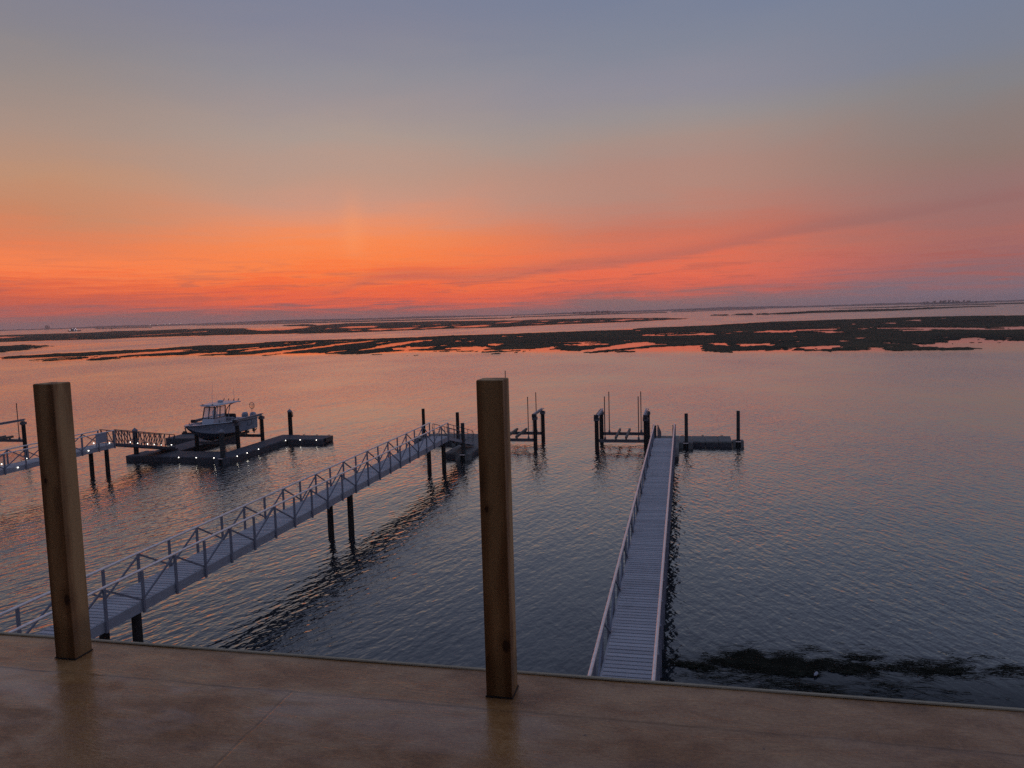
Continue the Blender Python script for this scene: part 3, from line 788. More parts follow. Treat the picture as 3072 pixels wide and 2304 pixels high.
# ---------------------------------------------------------------- far shore
NS = 420
prof = []
for i in range(NS + 1):
    t = i / NS
    a = R(-62 + 104 * t)
    hh = 13.5 + 3.5 * math.sin(t * 23) + 2.5 * math.sin(t * 61 + 1) + random.uniform(-1.6, 1.6)
    if 0.05 < t < 0.2:
        hh -= 2.5
    r0, r1 = 5950.0, 6250.0
    s_, c_ = math.sin(a), math.cos(a)
    prof.append([(s_ * r0, c_ * r0, -0.5), (s_ * r0, c_ * r0, hh * 0.72), (s_ * (r0 + 25), c_ * (r0 + 25), hh), (s_ * (r1 - 40), c_ * (r1 - 40), hh * 1.02), (s_ * r1, c_ * r1, -0.5)])
struct(MB().loft(prof, smooth=False).build('far_wood', M_FARLAND), 'long low wooded shore on the horizon', 'stuff')


def clump_wood(name, label, p0, p1, n, hmin, hmax, mound):
    b = MB()
    P0, P1 = Vector((*p0, 0)), Vector((*p1, 0))
    L = (P1 - P0).length
    rs = []
    for i in range(21):
        t = i / 20
        q = P0.lerp(P1, -0.18 + 1.36 * t)
        z = mound * math.sin(math.pi * t) ** 1.3
        rs.append([(q.x, q.y - 25, -0.4), (q.x, q.y - 14, z * .7), (q.x, q.y, z), (q.x, q.y + 30, -0.4)])
    b.loft(rs)
    for i in range(n):
        t = (i + random.uniform(0.1, 0.9)) / n
        q = P0.lerp(P1, t)
        env = 0.45 + 0.55 * math.sin(math.pi * min(1, t * 0.8 + 0.12)) ** 1.2
        h = random.uniform(hmin, hmax) * env
        w = h * random.uniform(0.5, 0.8)
        cx, cy = q.x + random.uniform(-2, 2), q.y + random.uniform(-10, 10)
        z0 = mound * 0.5
        for j in range(7):
            ox, oz = random.uniform(-w * .6, w * .6), random.uniform(h * .35, h * .9)
            rr = w * random.uniform(.28, .5)
            pr = [(0.05, -rr), (rr * .8, -rr * .5), (rr, 0.1), (rr * .75, rr * .55), (0.05, rr)]
            b.lathe([(r, z + oz + z0) for r, z in pr], (cx + ox, cy + random.uniform(-w, w) * .5, 0), 7, False)
        b.tube([(cx, cy, 0), (cx, cy, z0 + h * .6)], w * .06, 5)
    return struct(b.build(name, M_FARLAND), label, 'stuff')


clump_wood('island_wood', 'low wooded islet beyond the middle marsh', (-560, 3960), (-321, 3987), 18, 9, 17, 2.5)
clump_wood('island_wood', 'wooded mound far off at the right', (1122, 4047), (1340, 3980), 16, 9, 15, 10.0)

# ---------------------------------------------------------------- haze over the bay
hz = MB().box(-9800, 9800, -100, 9800, -5.0, 46.0).build('haze', None)
m = bpy.data.materials.new('evening_haze')
m.use_nodes = True
m.node_tree.nodes.clear()
pv = m.node_tree.nodes.new('ShaderNodeVolumePrincipled')
pv.inputs['Color'].default_value = (1.0, 0.93, 0.91, 1)
pv.inputs['Density'].default_value = HAZE
pv.inputs['Anisotropy'].default_value = 0.7
mo = m.node_tree.nodes.new('ShaderNodeOutputMaterial')
m.node_tree.links.new(pv.outputs[0], mo.inputs['Volume'])
hz.data.materials.append(m)
struct(hz, 'thin evening haze', 'stuff')

# ---------------------------------------------------------------- fixed walkways
PITCH = 0.205
BAY = 1.569


def walkway(name, label, xc, deck_z, y_end, y_start, group):
    w = 1.27
    t = thing(name, label, 'walkway', (xc, y_end, deck_z), group)
    plank = MB().bevbox(-w / 2 + .02, w / 2 - .02, -0.079, 0.079, -0.038, 0.0, 0.006).mesh('plank', M_PLANK)
    n = int((y_end - y_start) / PITCH)
    for k in range(n):
        obj('plank', plank, t, (random.uniform(-.004, .004), -PITCH * (k + .5), random.uniform(-.003, .003)))
    L = y_end - y_start
    for s in (-1, 1):
        m = MB()
        m.box(s * w / 2 - .025, s * w / 2 + .025, -L, 0, -.30, -.012)
        m.box(s * w / 2 - .05, s * w / 2 + .05, -L, 0, -.315, -.301)
        m.build('stringer', M_ALU, t)
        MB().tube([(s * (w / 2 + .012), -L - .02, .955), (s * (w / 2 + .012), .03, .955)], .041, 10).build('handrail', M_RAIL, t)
    post = MB().bevbox(-.034, .034, -.042, .042, -.36, .93, .006).mesh('rail_post', M_POSTS)
    up = MB().beam((0, -BAY, .02), (0, 0, .90), .042, .055).mesh('brace', M_POSTS)
    dn = MB().beam((0, -BAY, .90), (0, 0, .02), .042, .055).mesh('brace', M_POSTS)
    cross = MB().box(-w / 2 + .03, w / 2 - .03, -.04, .04, -.26, -.05).mesh('cross_member', M_ALU)
    nb = int(L / BAY)
    for s in (-1, 1):
        for j in range(nb + 1):
            obj('rail_post', post, t, (s * (w / 2 + .057), -.02 - BAY * j, 0))
            if j < nb:
                # braces meet at the top of every other post
                obj('brace', dn if j % 2 == 0 else up, t, (s * (w / 2 + .012), -.02 - BAY * j, 0))
    for j in range(nb + 1):
        obj('cross_member', cross, t, (0, -.05 - BAY * j, 0))
    return t


def piling(x, y, top, label, r=.14, material=None, cap=False, group=None, name='piling', parent=None):
    m = MB()
    m.lathe([(r * 1.03, -1.6), (r, .6), (r * .97, top - .02), (r * .93, top)], (0, 0, 0), 14)
    if parent:
        o = m.build(name, material or M_PILE, parent, (x, y, 0))
    else:
        o = m.build(name, material or M_PILE, None, (x, y, 0))
        tag(o, label, 'piling', group)
    if cap:
        MB().lathe([(r * 1.12, -.10), (r * 1.14, 0.0), (r * .15, .17), (.01, .19)], (0, 0, top), 14, False).build('cap', M_CAP, o)
    return o




WALK_G = 'long railed walkways running out from the shore'
walkway('walkway', 'pale grey railed walkway at right running straight out to the floating dock', -1.315, 2.4, 51.0, 11.0, WALK_G)
walkway('walkway', 'pale grey railed walkway crossing behind both timber posts at left', -16.90, 2.4, 51.2, 13.0, WALK_G)
walkway('walkway', 'dark railed walkway with small white lamps at far left, leading to the boat dock', -41.6, 2.2, 48.2, 31.0, WALK_G)

PG = 'pilings under the walkways'
for y, where in ((19.6, 'nearest the balcony'), (35.0, 'at mid span'), (50.35, 'at the seaward end')):
    piling(-16.35, y, 2.08, 'dark piling under near side of left walkway %s' % where, .15, None, False, PG)
    piling(-17.36, y - .2, 2.08, 'dark piling under far side of left walkway %s' % where, .15, None, False, PG)
for y, where in ((19.6, 'nearest the balcony'), (35.0, 'at mid span'), (50.3, 'at the seaward end')):
    piling(-.83, y, 2.08, 'dark piling under outer side of right walkway %s' % where, .15, None, False, PG)
    piling(-1.82, y, 2.08, 'dark piling under inner side of right walkway %s' % where, .15, None, False, PG)
piling(-41.05, 47.45, 1.88, 'dark piling below the blank sign board at the end of the far left walkway', .15, None, False, PG)
piling(-42.0, 47.0, 1.88, 'dark piling just left of the one below the blank sign board', .15, None, False, PG)

# ---------------------------------------------------------------- gangways


def gangway_pipe(label, x0, x1, ya, za, yb, zb, group):
    """short aluminium ramp with looped pipe rails"""
    xc = (x0 + x1) / 2
    t = thing('gangway', label, 'gangway', (xc, ya, za), group)
    L = yb - ya
    sl = (zb - za) / L
    w = x1 - x0
    board = MB().beam((-w / 2, 0, 0), (w / 2, 0, 0), .19, .03).mesh('plank', M_PLANK)
    n = int(L / .2)
    for k in range(n):
        y = .1 + .2 * k
        obj('plank', board, t, (0, y, sl * y - .016), (math.atan(sl), 0, 0))
    for s in (-1, 1):
        x = s * (w / 2 + .02)
        MB().beam((x, 0, -.12), (x, L, sl * L - .12), .05, .2).build('stringer', M_ALU, t)
        pts = []
        for y, h in ((.35, .05), (.12, .35), (.05, .7), (.12, .88), (.3, .93), (L - .5, .93), (L - .25, .88), (L - .1, .7), (L - .12, .35), (L - .4, .05)):
            pts.append((x, y, sl * y + h))
        MB().tube(pts, .024, 8).build('handrail', M_STEEL, t)
        for h in (.3, .62):
            MB().tube([(x, .2, sl * .2 + h), (x, L - .2, sl * (L - .2) + h)], .016, 6).build('mid_rail', M_STEEL, t)
        m = MB().tube([(0, 0, 0), (0, 0, .93)], .02, 6).mesh('rail_post', M_STEEL)
        for k in range(6):
            y = .45 + k * (L - .95) / 5
            obj('rail_post', m, t, (x, y, sl * y))
    MB().tube([(-w / 2, L - .1, sl * L - .17), (w / 2, L - .1, sl * L - .17)], .06, 8).build('roller', M_DARK, t)
    return t


GG = 'sloping gangways down to the floats'
gangway_pipe('ramp with looped pipe rails sloping down from the end of the left walkway', -17.42, -16.38, 51.3, 2.36, 58.3, .74, GG)
gangway_pipe('sloping ramp seen end on beyond the right walkway', -1.74, -.80, 51.1, 2.36, 58.3, .74, GG)


def gangway_truss(label, x0, x1, ya, za, yb, zb, group):
    xc = (x0 + x1) / 2
    t = thing('gangway', label, 'gangway', (xc, ya, za), group)
    L = yb - ya
    sl = (zb - za) / L
    w = x1 - x0
    MB().beam((0, 0, -.03), (0, L, sl * L - .03), w, .05).build('deck', M_PLANK, t)
    nb = 11
    for s in (-1, 1):
        x = s * (w / 2 + .03)
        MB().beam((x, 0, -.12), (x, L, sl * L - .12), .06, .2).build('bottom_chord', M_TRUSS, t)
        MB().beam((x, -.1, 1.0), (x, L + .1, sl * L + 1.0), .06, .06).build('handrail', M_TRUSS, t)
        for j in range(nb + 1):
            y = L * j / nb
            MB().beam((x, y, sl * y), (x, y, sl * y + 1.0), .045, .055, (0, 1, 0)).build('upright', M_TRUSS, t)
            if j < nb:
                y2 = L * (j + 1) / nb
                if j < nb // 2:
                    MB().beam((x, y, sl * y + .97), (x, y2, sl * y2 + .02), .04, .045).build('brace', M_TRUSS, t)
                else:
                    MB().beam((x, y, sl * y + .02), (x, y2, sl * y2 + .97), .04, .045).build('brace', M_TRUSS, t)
    m = MB().box(-w / 2 - .1, w / 2 + .1, L - .1, L + .25, sl * L - .28, sl * L - .1)
    m.build('foot_bracket', M_STEEL, t)
    return t


gangway_truss('dark truss gangway sloping from the far left walkway to the boat dock', -42.2, -41.0, 48.4, 2.2, 55.0, .72, GG)

# ---------------------------------------------------------------- floating docks


def float_part(t, x0, x1, y0, y1, along, step, material, side):
    """pontoon sections laid end to end with a narrow joint"""
    L = (x1 - x0) if along == 'x' else (y1 - y0)
    n = max(1, round(L / step))
    d = L / n
    for k in range(n):
        a, b = k * d + .007, (k + 1) * d - .007
        z = random.uniform(-.008, .008)
        bx = (x0 + a, x0 + b, y0, y1) if along == 'x' else (x0, x1, y0 + a, y0 + b)
        o = MB().bevbox(*bx, .30, .45 + z, .02).build('deck_section', material, t)
        MB().bevbox(bx[0] + .008, bx[1] - .008, bx[2] + .012, bx[3] - .012, -.35, .299, .015).build('float_tank', side, o)


def pile_guide(t, x, y, material, hx=.55, out=(0, -1)):
    """steel and plastic cradle that holds a float to its piling"""
    f_ = out[1]
    ring = [(x - hx, y + .35 * f_), (x - .2, y + .35 * f_), (x - .2, y - .2 * f_), (x + .2, y - .2 * f_), (x + .2, y + .35 * f_), (x + hx, y + .35 * f_), (x + hx, y - .35 * f_), (x - hx, y - .35 * f_)]
    if f_ < 0:
        pass
    else:
        ring.reverse()
    o = MB().loft([[(a, b, z) for a, b in ring] for z in (-.2, .48)]).build('pile_guide', material, t)
    MB().box(x - .2, x + .2, y + .35 * out[1] - .03, y + .35 * out[1] + .03, .40, .46).build('guide_bar', M_RAIL, o)
    MB().box(x - .2, x + .2, y - .35 * out[1] - .03, y - .35 * out[1] + .03, .30, .45).build('guide_bar', M_STEEL, o)


def cleat(t, x, y, ang=0):
    m = MB()
    m.tube([(-.11, 0, .075), (-.04, 0, .085), (.04, 0, .085), (.11, 0, .075)], .016, 6)
    m.tube([(-.04, 0, 0), (-.04, 0, .085)], .018, 6)
    m.tube([(.04, 0, 0), (.04, 0, .085)], .018, 6)
    o = m.build('cleat', M_DARK, t, (x, y, .45))
    o.rotation_euler = (0, 0, ang)


DG = 'floating docks at the walkway ends'
t = thing('floating_dock', 'grey L shaped float beyond the right walkway with a piling at each end', 'floating dock', (0, 0, 0), DG)
float_part(t, -2.5, 3.58, 61.4, 64.1, 'x', 1.02, M_FLOATR, M_FLOAT2)
float_part(t, -2.5, -.46, 55.4, 61.35, 'y', 1.5, M_FLOATR, M_FLOAT2)
pile_guide(t, .05, 60.98, M_FLOATR)
pile_guide(t, 4.04, 61.9, M_FLOATR, .42)
for x in (-.2, 1.4, 2.9):
    cleat(t, x, 63.95)
PG2 = 'tall guide pilings holding the floats'
piling(.1, 60.95, 2.72, 'slate grey piling in the inner corner of the right float', .135, M_PILE_SLATE, False, PG2)
piling(4.06, 61.9, 2.80, 'slate grey piling at the far right corner of the right float', .135, M_PILE_SLATE, False, PG2)
piling(-2.12, 55.2, 2.62, 'slate grey piling past the left rail end of the right walkway', .135, M_PILE_SLATE, False, PG2)

t = thing('floating_dock', 'grey float at the foot of the left gangway, partly hidden by the taller timber post', 'floating dock', (0, 0, 0), DG)
float_part(t, -22.0, -15.86, 61.5, 64.5, 'x', 1.02, M_FLOATR, M_FLOAT2)
float_part(t, -17.86, -15.86, 55.4, 61.45, 'y', 1.5, M_FLOATR, M_FLOAT2)
pile_guide(t, -16.30, 55.02, M_FLOATR, .55)
pile_guide(t, -22.4, 62.6, M_FLOATR, .42)
pile_guide(t, -18.5, 61.1, M_FLOATR, .5)
for x in (-20.5, -19.2):
    cleat(t, x, 61.7)
cleat(t, -17.7, 56.4, math.pi / 2)
piling(-16.3, 55.02, 2.78, 'slate grey piling in front of the left gangway', .145, M_PILE_SLATE, False, PG2)
piling(-18.55, 61.2, 2.78, 'dark piling behind the left gangway rail', .145, M_PILE, False, PG2)
piling(-22.0, 62.5, 2.93, 'dark piling beyond the far rail near the end of the left walkway', .14, M_PILE, False, PG2)

# boat dock at the far left
t = thing('floating_dock', 'dark U shaped float lit by small white lamps around the boat', 'floating dock', (0, 0, 0), DG)
float_part(t, -43.6, -34.2, 52.4, 54.75, 'x', 1.55, M_FLOAT, M_FLOAT2)
float_part(t, -35.95, -34.2, 54.8, 63.4, 'y', 1.7, M_FLOAT, M_FLOAT2)
float_part(t, -34.15, -30.85, 61.0, 63.2, 'x', 1.6, M_FLOAT, M_FLOAT2)
float_part(t, -42.75, -40.45, 54.8, 63.4, 'y', 1.7, M_FLOAT, M_FLOAT2)
float_part(t, -46.4, -42.8, 61.0, 63.4, 'x', 1.75, M_FLOAT, M_FLOAT2)
m = MB()
m.beam((-46.4, 63.45, .5), (-40.4, 63.45, .5), .14, .16)
m.build('bumper_rail', M_DARK, t)
pile_guide(t, -34.75, 52.2, M_FLOAT, .5)
for x, y in ((-34.9, 62.9), (-33.6, 63.0), (-32.3, 62.95), (-31.1, 62.9)):
    cleat(t, x, y)
MB().bevbox(-30.84, -30.70, 61.5, 62.9, .1, .5, .03).build('fender', M_DARK, t)
lamp = MB().lathe([(.01, -.034), (.03, -.026), (.035, 0), (.03, .026), (.01, .034)], (0, 0, 0), 8).mesh('dock_lamp', M_LAMP)
for x, y in ((-38.75, 52.36), (-37.2, 52.36), (-35.65, 52.36), (-34.16, 53.2), (-34.16, 54.6), (-34.16, 56.3), (-34.1, 60.6), (-32.9, 60.95), (-31.35, 60.95)):
    obj('dock_lamp', lamp, t, (x, y, .39))
piling(-43.3, 53.3, 2.40, 'dark capped piling in front of the truss gangway at the boat dock', .19, M_PILE, True, PG2)
piling(-34.75, 52.2, 2.50, 'capped piling at the near right corner of the boat dock', .19, M_PILE_SLATE, True, PG2)
o = piling(-35.2, 63.55, 2.62, 'tall capped piling with a hung hose at the far right of the boat dock', .19, M_PILE, True, PG2)
MB().tube([(.2, 0, 2.5), (.34, -.05, 2.45), (.33, -.05, 2.15), (.24, 0, 2.05), (.22, 0, 2.4)], .035, 6).build('hung_hose', M_DARK, o)

wl = MB().lathe([(.01, -.034), (.03, -.026), (.036, 0), (.03, .026), (.01, .034)], (0, 0, 0), 8).mesh('walkway_lamp', M_LAMP)
LAMPS = (
    (-42.12, 39.7, 2.32, 'white lamp on the far side of the far left walkway, closest to the left edge'),
    (-40.9, 39.7, 2.12, 'white lamp on the near side of the far left walkway, left of the timber post'),
    (-42.12, 41.6, 2.32, 'white lamp on the far left walkway just left of the timber post'),
    (-42.12, 45.5, 2.32, 'white lamp on the far left walkway just right of the timber post'),
    (-40.9, 45.6, 2.12, 'white lamp on the near side of the far left walkway before the sign board'),
    (-42.12, 47.5, 2.32, 'white lamp showing under the blank sign board'),
    (-41.0, 47.75, 2.30, 'white lamp right of the sign board at the walkway end'),
    (-41.0, 49.9, 2.00, 'white lamp at the head of the truss gangway, before the capped piling'),
    (-42.05, 50.9, 1.78, 'white lamp on the truss gangway just left of the capped piling'),
    (-42.05, 52.0, 1.55, 'white lamp on the truss gangway just right of the capped piling'),
    (-42.05, 53.1, 1.30, 'white lamp half way down the truss gangway'),
    (-42.05, 53.9, 1.12, 'white lamp third from the foot of the truss gangway'),
    (-40.92, 54.5, 1.00, 'white lamp second from the foot of the truss gangway'),
    (-42.05, 54.7, .94, 'white lamp at the foot of the truss gangway'))
for x, y, z, lab in LAMPS:
    tag(obj('walkway_lamp', wl, None, (x, y, z)), lab, 'lamp', 'walkway lamps at far left')

t = thing('sign', 'blank grey sign board fixed to the rail at the end of the far left walkway', 'sign', (-40.84, 46.9, 2.2))
MB().bevbox(-.012, .012, -.62, .42, .28, .98, .008).build('board', M_SIGN, t)
MB().box(-.05, -.014, -.58, -.53, .0, .95).build('bracket', M_ALU, t)
MB().box(-.05, -.014, .33, .38, .0, .95).build('bracket', M_ALU, t)

# ---------------------------------------------------------------- boat lifts


def boat_lift(label, xl, xr, y0, y1, top, cz, group, guides=True, tall=None, xb=None):
    t = thing('boat_lift', label, 'boat lift', (0, 0, 0), group)
    r = .165
    for x in (xl, xr):
        for y in (y0, y1):
            p = piling(x, y, top - .02, '', r, M_PILE, False, None, 'piling', t)
            s = 1 if x == xl else -1
            MB().bevbox(-.2, .2, -.2, .2, top - .30, top - .06, .02).build('collar', M_STEEL, p)
    for x, s in ((xl, 1), (xr, -1)):
        m = MB()
        xo = x + s * .10
        m.box(xo - .07, xo + .07, y0 - .25, y1 + .25, top, top + .025)
        m.box(xo - .015, xo + .015, y0 - .25, y1 + .25, top + .025, top + .18)
        m.box(xo - .07, xo + .07, y0 - .25, y1 + .25, top + .18, top + .20)
        m.build('top_beam', M_ALU, t)
        MB().tube([(x - s * .06, y0 - .2, top + .16), (x - s * .06, y1 + .2, top + .16)], .035, 8).build('drive_pipe', M_STEEL, t)
        MB().bevbox(x - .17, x + .17, y0 - .42, y0 - .22, top - .05, top + .22, .03).build('gear_box', M_DARK, t)
    for y in (y0, y1):
        m = MB()
        m.box(xl + .1, xr - .1, y - .08, y + .08, cz - .12, cz - .10)
        m.box(xl + .1, xr - .1, y - .012, y + .012, cz - .10, cz + .10)
        m.box(xl + .1, xr - .1, y - .08, y + .08, cz + .10, cz + .12)
        m.build('cradle_beam', M_STEEL, t)
        for x in (xl + .22, xr - .22):
            MB().tube([(x, y, cz + .1), (x, y, top)], .012, 5).build('cable', M_STEEL, t)
    c = (xl + xr) / 2 if xb is None else xb
    for s in (-1, 1):
        x = c + s * .40
        MB().bevbox(x - .08, x + .08, y0 - .35, y1 + .35, cz + .20, cz + .40, .015).build('bunk', M_BUNK, t)
        for y in (y0, y1):
            MB().box(x - .05, x + .05, y - .06, y + .06, cz + .121, cz + .199).build('bunk_bracket', M_STEEL, t)
    if guides:
        for x in (xl + .65, xr - .55):
            for y in (y0, y1):
                h = 4.18
                if tall and x < c and y == y1:
                    h = tall
                g = MB().tube([(x, y, cz + .1), (x, y, h)], .036, 8).build('guide_pole', M_DARK, t)
                MB().lathe([(.09, cz + .12), (.08, cz + .26), (.04, cz + .34)], (x, y, 0), 8).build('pole_base', M_STEEL, g)
    return t


LG = 'four piling boat lifts beside the floats'
boat_lift('empty boat lift with four guide poles just left of the right walkway', -6.80, -2.98, 60.1, 63.75, 2.55, .66, LG)
boat_lift('empty boat lift half hidden by the taller timber post', -15.55, -11.75, 60.1, 63.6, 2.62, .68, LG, True, 6.05)
boat_lift('boat lift carrying the white motorboat', -40.3, -36.4, 56.95, 60.75, 2.55, .78, LG, False)
boat_lift('dark boat lift cut off by the left edge of the photo', -61.7, -57.75, 53.2, 57.0, 2.55, .8, LG, True)

# ---------------------------------------------------------------- motorboat on its lift
BX, BY = -38.35, 61.35            # stern middle; the bow points back to the shore (-Y)
boat = thing('motorboat', 'white and pale blue centre console motorboat raised on its lift', 'boat', (BX, BY, 0.0))
BL = 8.4


def lerp_tab(tab, t):
    for (a, u), (b, v) in zip(tab, tab[1:]):
        if t <= b:
            return u + (v - u) * (t - a) / (b - a)
    return tab[-1][1]


SHEER_W = [(0, 1.20), (.2, 1.28), (.5, 1.30), (.68, 1.22), (.8, 1.02), (.88, .78), (.94, .50), (.98, .22), (1, .05)]
SHEER_Z = [(0, 2.36), (.3, 2.42), (.6, 2.56), (.8, 2.68), (1, 2.74)]
CH_W = [(0, 1.10), (.3, 1.10), (.55, 1.0), (.7, .76), (.8, .50), (.88, .28), (.94, .14), (1, .02)]
CH_Z = [(0, 1.42), (.3, 1.45), (.55, 1.58), (.7, 1.76), (.8, 1.92), (.88, 2.12), (.94, 2.34), (1, 2.66)]
KE_Z = [(0, 1.16), (.3, 1.12), (.6, 1.12), (.68, 1.18), (.75, 1.36), (.84, 1.74), (.93, 2.22), (1, 2.62)]


def hull_section(t):
    y = -t * BL
    sw, sz, cw, cz, kz = (lerp_tab(q, t) for q in (SHEER_W, SHEER_Z, CH_W, CH_Z, KE_Z))
    cz = max(cz, kz + .02)
    half = [(0, kz), (cw * .35, kz + (cz - kz) * .33), (cw * .68, kz + (cz - kz) * .66), (cw, cz), (cw + .05 * min(1, cw), cz + .03)]
    for k in (.25, .5, .75, 1.0):
        fl = k ** (1.0 + 0.9 * t)
        half.append((cw + .05 * min(1, cw) + (sw - cw - .05 * min(1, cw)) * fl, cz + .03 + (sz - cz - .03) * k))
    return y, half


STAT = [0, .08, .16, .25, .35, .45, .55, .62, .68, .73, .78, .82, .86, .90, .93, .96, .985, 1.0]
bot, top = MB(), MB()
rb, rt_l, rt_r = [], [], []
for t_ in STAT:
    y, h = hull_section(t_)
    rb.append([(-x, y, z) for x, z in reversed(h[1:5])] + [(x, y, z) for x, z in h[:5]])
    rt_r.append([(x, y, z) for x, z in h[4:]])
    rt_l.append([(-x, y, z) for x, z in reversed(h[4:])])
bot.loft(rb, False, False, False, True)
y, h = hull_section(0)
bot.add([(x, y, z) for x, z in [(-a, b) for a, b in reversed(h[1:])] + h], [tuple(range(2 * len(h) - 1))])
hull = bot.build('hull_bottom', M_BOTTOM, boat)
top.loft(rt_r, False, False, False, True)
top.loft(rt_l, False, False, False, True)
top.build('hull_side', M_HULL, boat)
# deck edge, coaming and cockpit liner
g = MB()
SOLE = 1.78
for s in (-1, 1):
    rr = []
    for t_ in STAT[:-1]:
        sw, sz = lerp_tab(SHEER_W, t_), lerp_tab(SHEER_Z, t_)
        wi = min(.24, sw * .6) if t_ < .9 else sw * .95
        y = -t_ * BL
        czz, cww = lerp_tab(CH_Z, t_), lerp_tab(CH_W, t_)
        czz = max(czz, lerp_tab(KE_Z, t_) + .02) + .03
        cww += .05 * min(1, cww)
        fz = min(sz - .06, max(SOLE, czz + .14, lerp_tab(KE_Z, t_) + .35))
        if t_ > .86:
            fz = sz - .04
        rr.append([(s * sw, y, sz), (s * (sw - .02), y, sz + .035), (s * (sw - wi), y, sz + .03), (s * max(.012, sw - wi - .01), y, sz - .03), (s * (.86 if t_ > .7 else 1.0) * max(.01, min(sw - wi - .02, cww + (sw - cww) * max(0.0, (fz - czz) / (sz - czz)) ** (1 + .9 * t_) - .05)), y, fz), (0, y, fz)])
    g.loft(rr, False, False, False, False)
    g.add(rr[0], [tuple(range(6))])
g.add([(-.05, -BL, 2.745), (.05, -BL, 2.745), (.3, -BL * .985, 2.77), (0, -BL * .95, 2.775), (-.3, -BL * .985, 2.77)], [(0, 1, 2, 3, 4)])
g.build('deck_liner', M_GEL, boat)
rr = MB()
for s in (-1, 1):
    rr.tube([(s * (lerp_tab(SHEER_W, q) + .012), -q * BL, lerp_tab(SHEER_Z, q) - .03) for q in STAT], .03, 6)
rr.build('rub_rail', M_DARK, boat)
# side door seam, boot stripe
d = MB()
for (a, b) in (((-.28, .05), (-.28, .55)), ((-.95, .05), (-.95, .55)), ((-.28, .05), (-.95, .05))):
    q = lambda yy, zz: (lerp_tab(SHEER_W, -yy / BL) * -1 - (-.035) * (1 - (zz + 1.62 - 1.45) / .9), yy, zz + 1.62)
d.beam((1.222, -1.0, 1.86), (1.222, -1.7, 1.86), .012, .02)
d.beam((1.222, -1.0, 1.86), (1.235, -1.0, 2.32), .012, .02)
d.beam((1.222, -1.7, 1.86), (1.242, -1.7, 2.32), .012, .02)
d.build('side_door_seam', M_DARK, boat)
# bow seats and cushions
MB().bevbox(-.42, .42, -6.5, -5.9, 1.98, 2.28, .05).build('bow_seat', M_GEL, boat)
MB().bevbox(-.38, .38, -6.46, -6.0, 2.285, 2.37, .03).build('bow_cushion', M_CUSHION, boat)
for s in (-1, 1):
    MB().bevbox(s * .50 - .2, s * .50 + .2, -5.5, -4.8, 1.82, 2.15, .04).build('side_seat', M_GEL, boat)
    MB().bevbox(s * .84 - .06, s * .84 + .06, -6.6, -4.9, 2.35, 2.54, .04).build('bolster', M_CUSHION, boat)
a = MB()
a.tube([(0, -7.6, 2.76), (0, -BL - .06, 2.72), (0, -BL - .14, 2.60)], .05, 6)
a.build('bow_roller', M_STEEL, boat)
a = MB()
a.beam((0, -BL - .10, 2.62), (0, -BL - .02, 2.28), .05, .07)
a.beam((-.17, -BL - .16, 2.34), (.17, -BL - .16, 2.34), .05, .12)
a.beam((0, -BL - .02, 2.30), (0, -BL - .30, 2.22), .06, .06)
a.build('anchor', M_DARK, boat)
for x in (-.55, .55):
    MB().tube([(x, -7.2, 2.7), (x, -7.2, 2.86)], .03, 6).build('bow_cleat', M_DARK, boat)
for x, y in ((-1.12, -5.6), (1.12, -5.6), (-1.14, -3.6), (1.14, -3.6)):
    z = lerp_tab(SHEER_Z, -y / BL) + .02
    MB().tube([(x, y, z), (x, y - .03, z + .26)], .028, 6).build('rod_holder', M_DARK, boat)
# console and windscreen
con = MB()
con.loft([[(-.56, -5.75, SOLE), (.56, -5.75, SOLE), (.56, -3.75, SOLE), (-.56, -3.75, SOLE)],
          [(-.55, -5.72, 2.30), (.55, -5.72, 2.30), (.56, -3.78, 2.50), (-.56, -3.78, 2.50)],
          [(-.52, -5.42, 2.96), (.52, -5.42, 2.96), (.54, -3.80, 2.96), (-.54, -3.80, 2.96)]])
con = con.build('console', M_GEL, boat)
MB().bevbox(.555, .575, -5.2, -4.5, 2.16, 2.44, .008).build('port_light', M_DARK, con)
MB().bevbox(.555, .575, -4.25, -4.05, 2.2, 2.34, .008).build('port_light', M_DARK, con)
MB().bevbox(-.3, .3, -6.1, -5.70, SOLE, 2.34, .05).build('console_seat', M_CUSHION, con)
w = MB()
F = [(-.52, -5.42, 2.97), (.52, -5.42, 2.97), (.50, -5.12, 3.86), (-.50, -5.12, 3.86)]
K = [(-.54, -3.9, 2.97), (.54, -3.9, 2.97), (.52, -3.72, 3.86), (-.52, -3.72, 3.86)]
Md = [(-.53, -4.62, 2.97), (.53, -4.62, 2.97), (.51, -4.46, 3.86), (-.51, -4.46, 3.86)]
for P in (F, K, Md):
    w.beam(P[1], P[2], .07, .06, (0, 1, 0))
    w.beam(P[0], P[3], .07, .06, (0, 1, 0))
for i in (1, 2):
    w.beam(F[i], K[i], .05, .05)
for i in (0, 3):
    w.beam(F[i], K[i], .05, .05)
w.beam(F[0], F[1], .05, .05)
w.beam(F[3], F[2], .05, .05)
w.beam((0, -5.42, 2.97), (0, -5.12, 3.86), .05, .05, (0, 1, 0))
w = w.build('windscreen_frame', M_DARK, boat)


def pane(a, b, c, d_):
    n_ = (Vector(b) - Vector(a)).cross(Vector(d_) - Vector(a)).normalized() * .006
    A = [Vector(p) + n_ for p in (a, b, c, d_)]
    B = [Vector(p) - n_ for p in (a, b, c, d_)]
    MB().loft([A, B]).build('pane', M_PANE, w)


pane(F[0], (0, -5.42, 2.97), (0, -5.12, 3.86), F[3])
pane((0, -5.42, 2.97), F[1], F[2], (0, -5.12, 3.86))
for i, j in ((1, 2), (0, 3)):
    pane(F[i], Md[i], Md[j], F[j])
    pane(Md[i], K[i], K[j], Md[j])
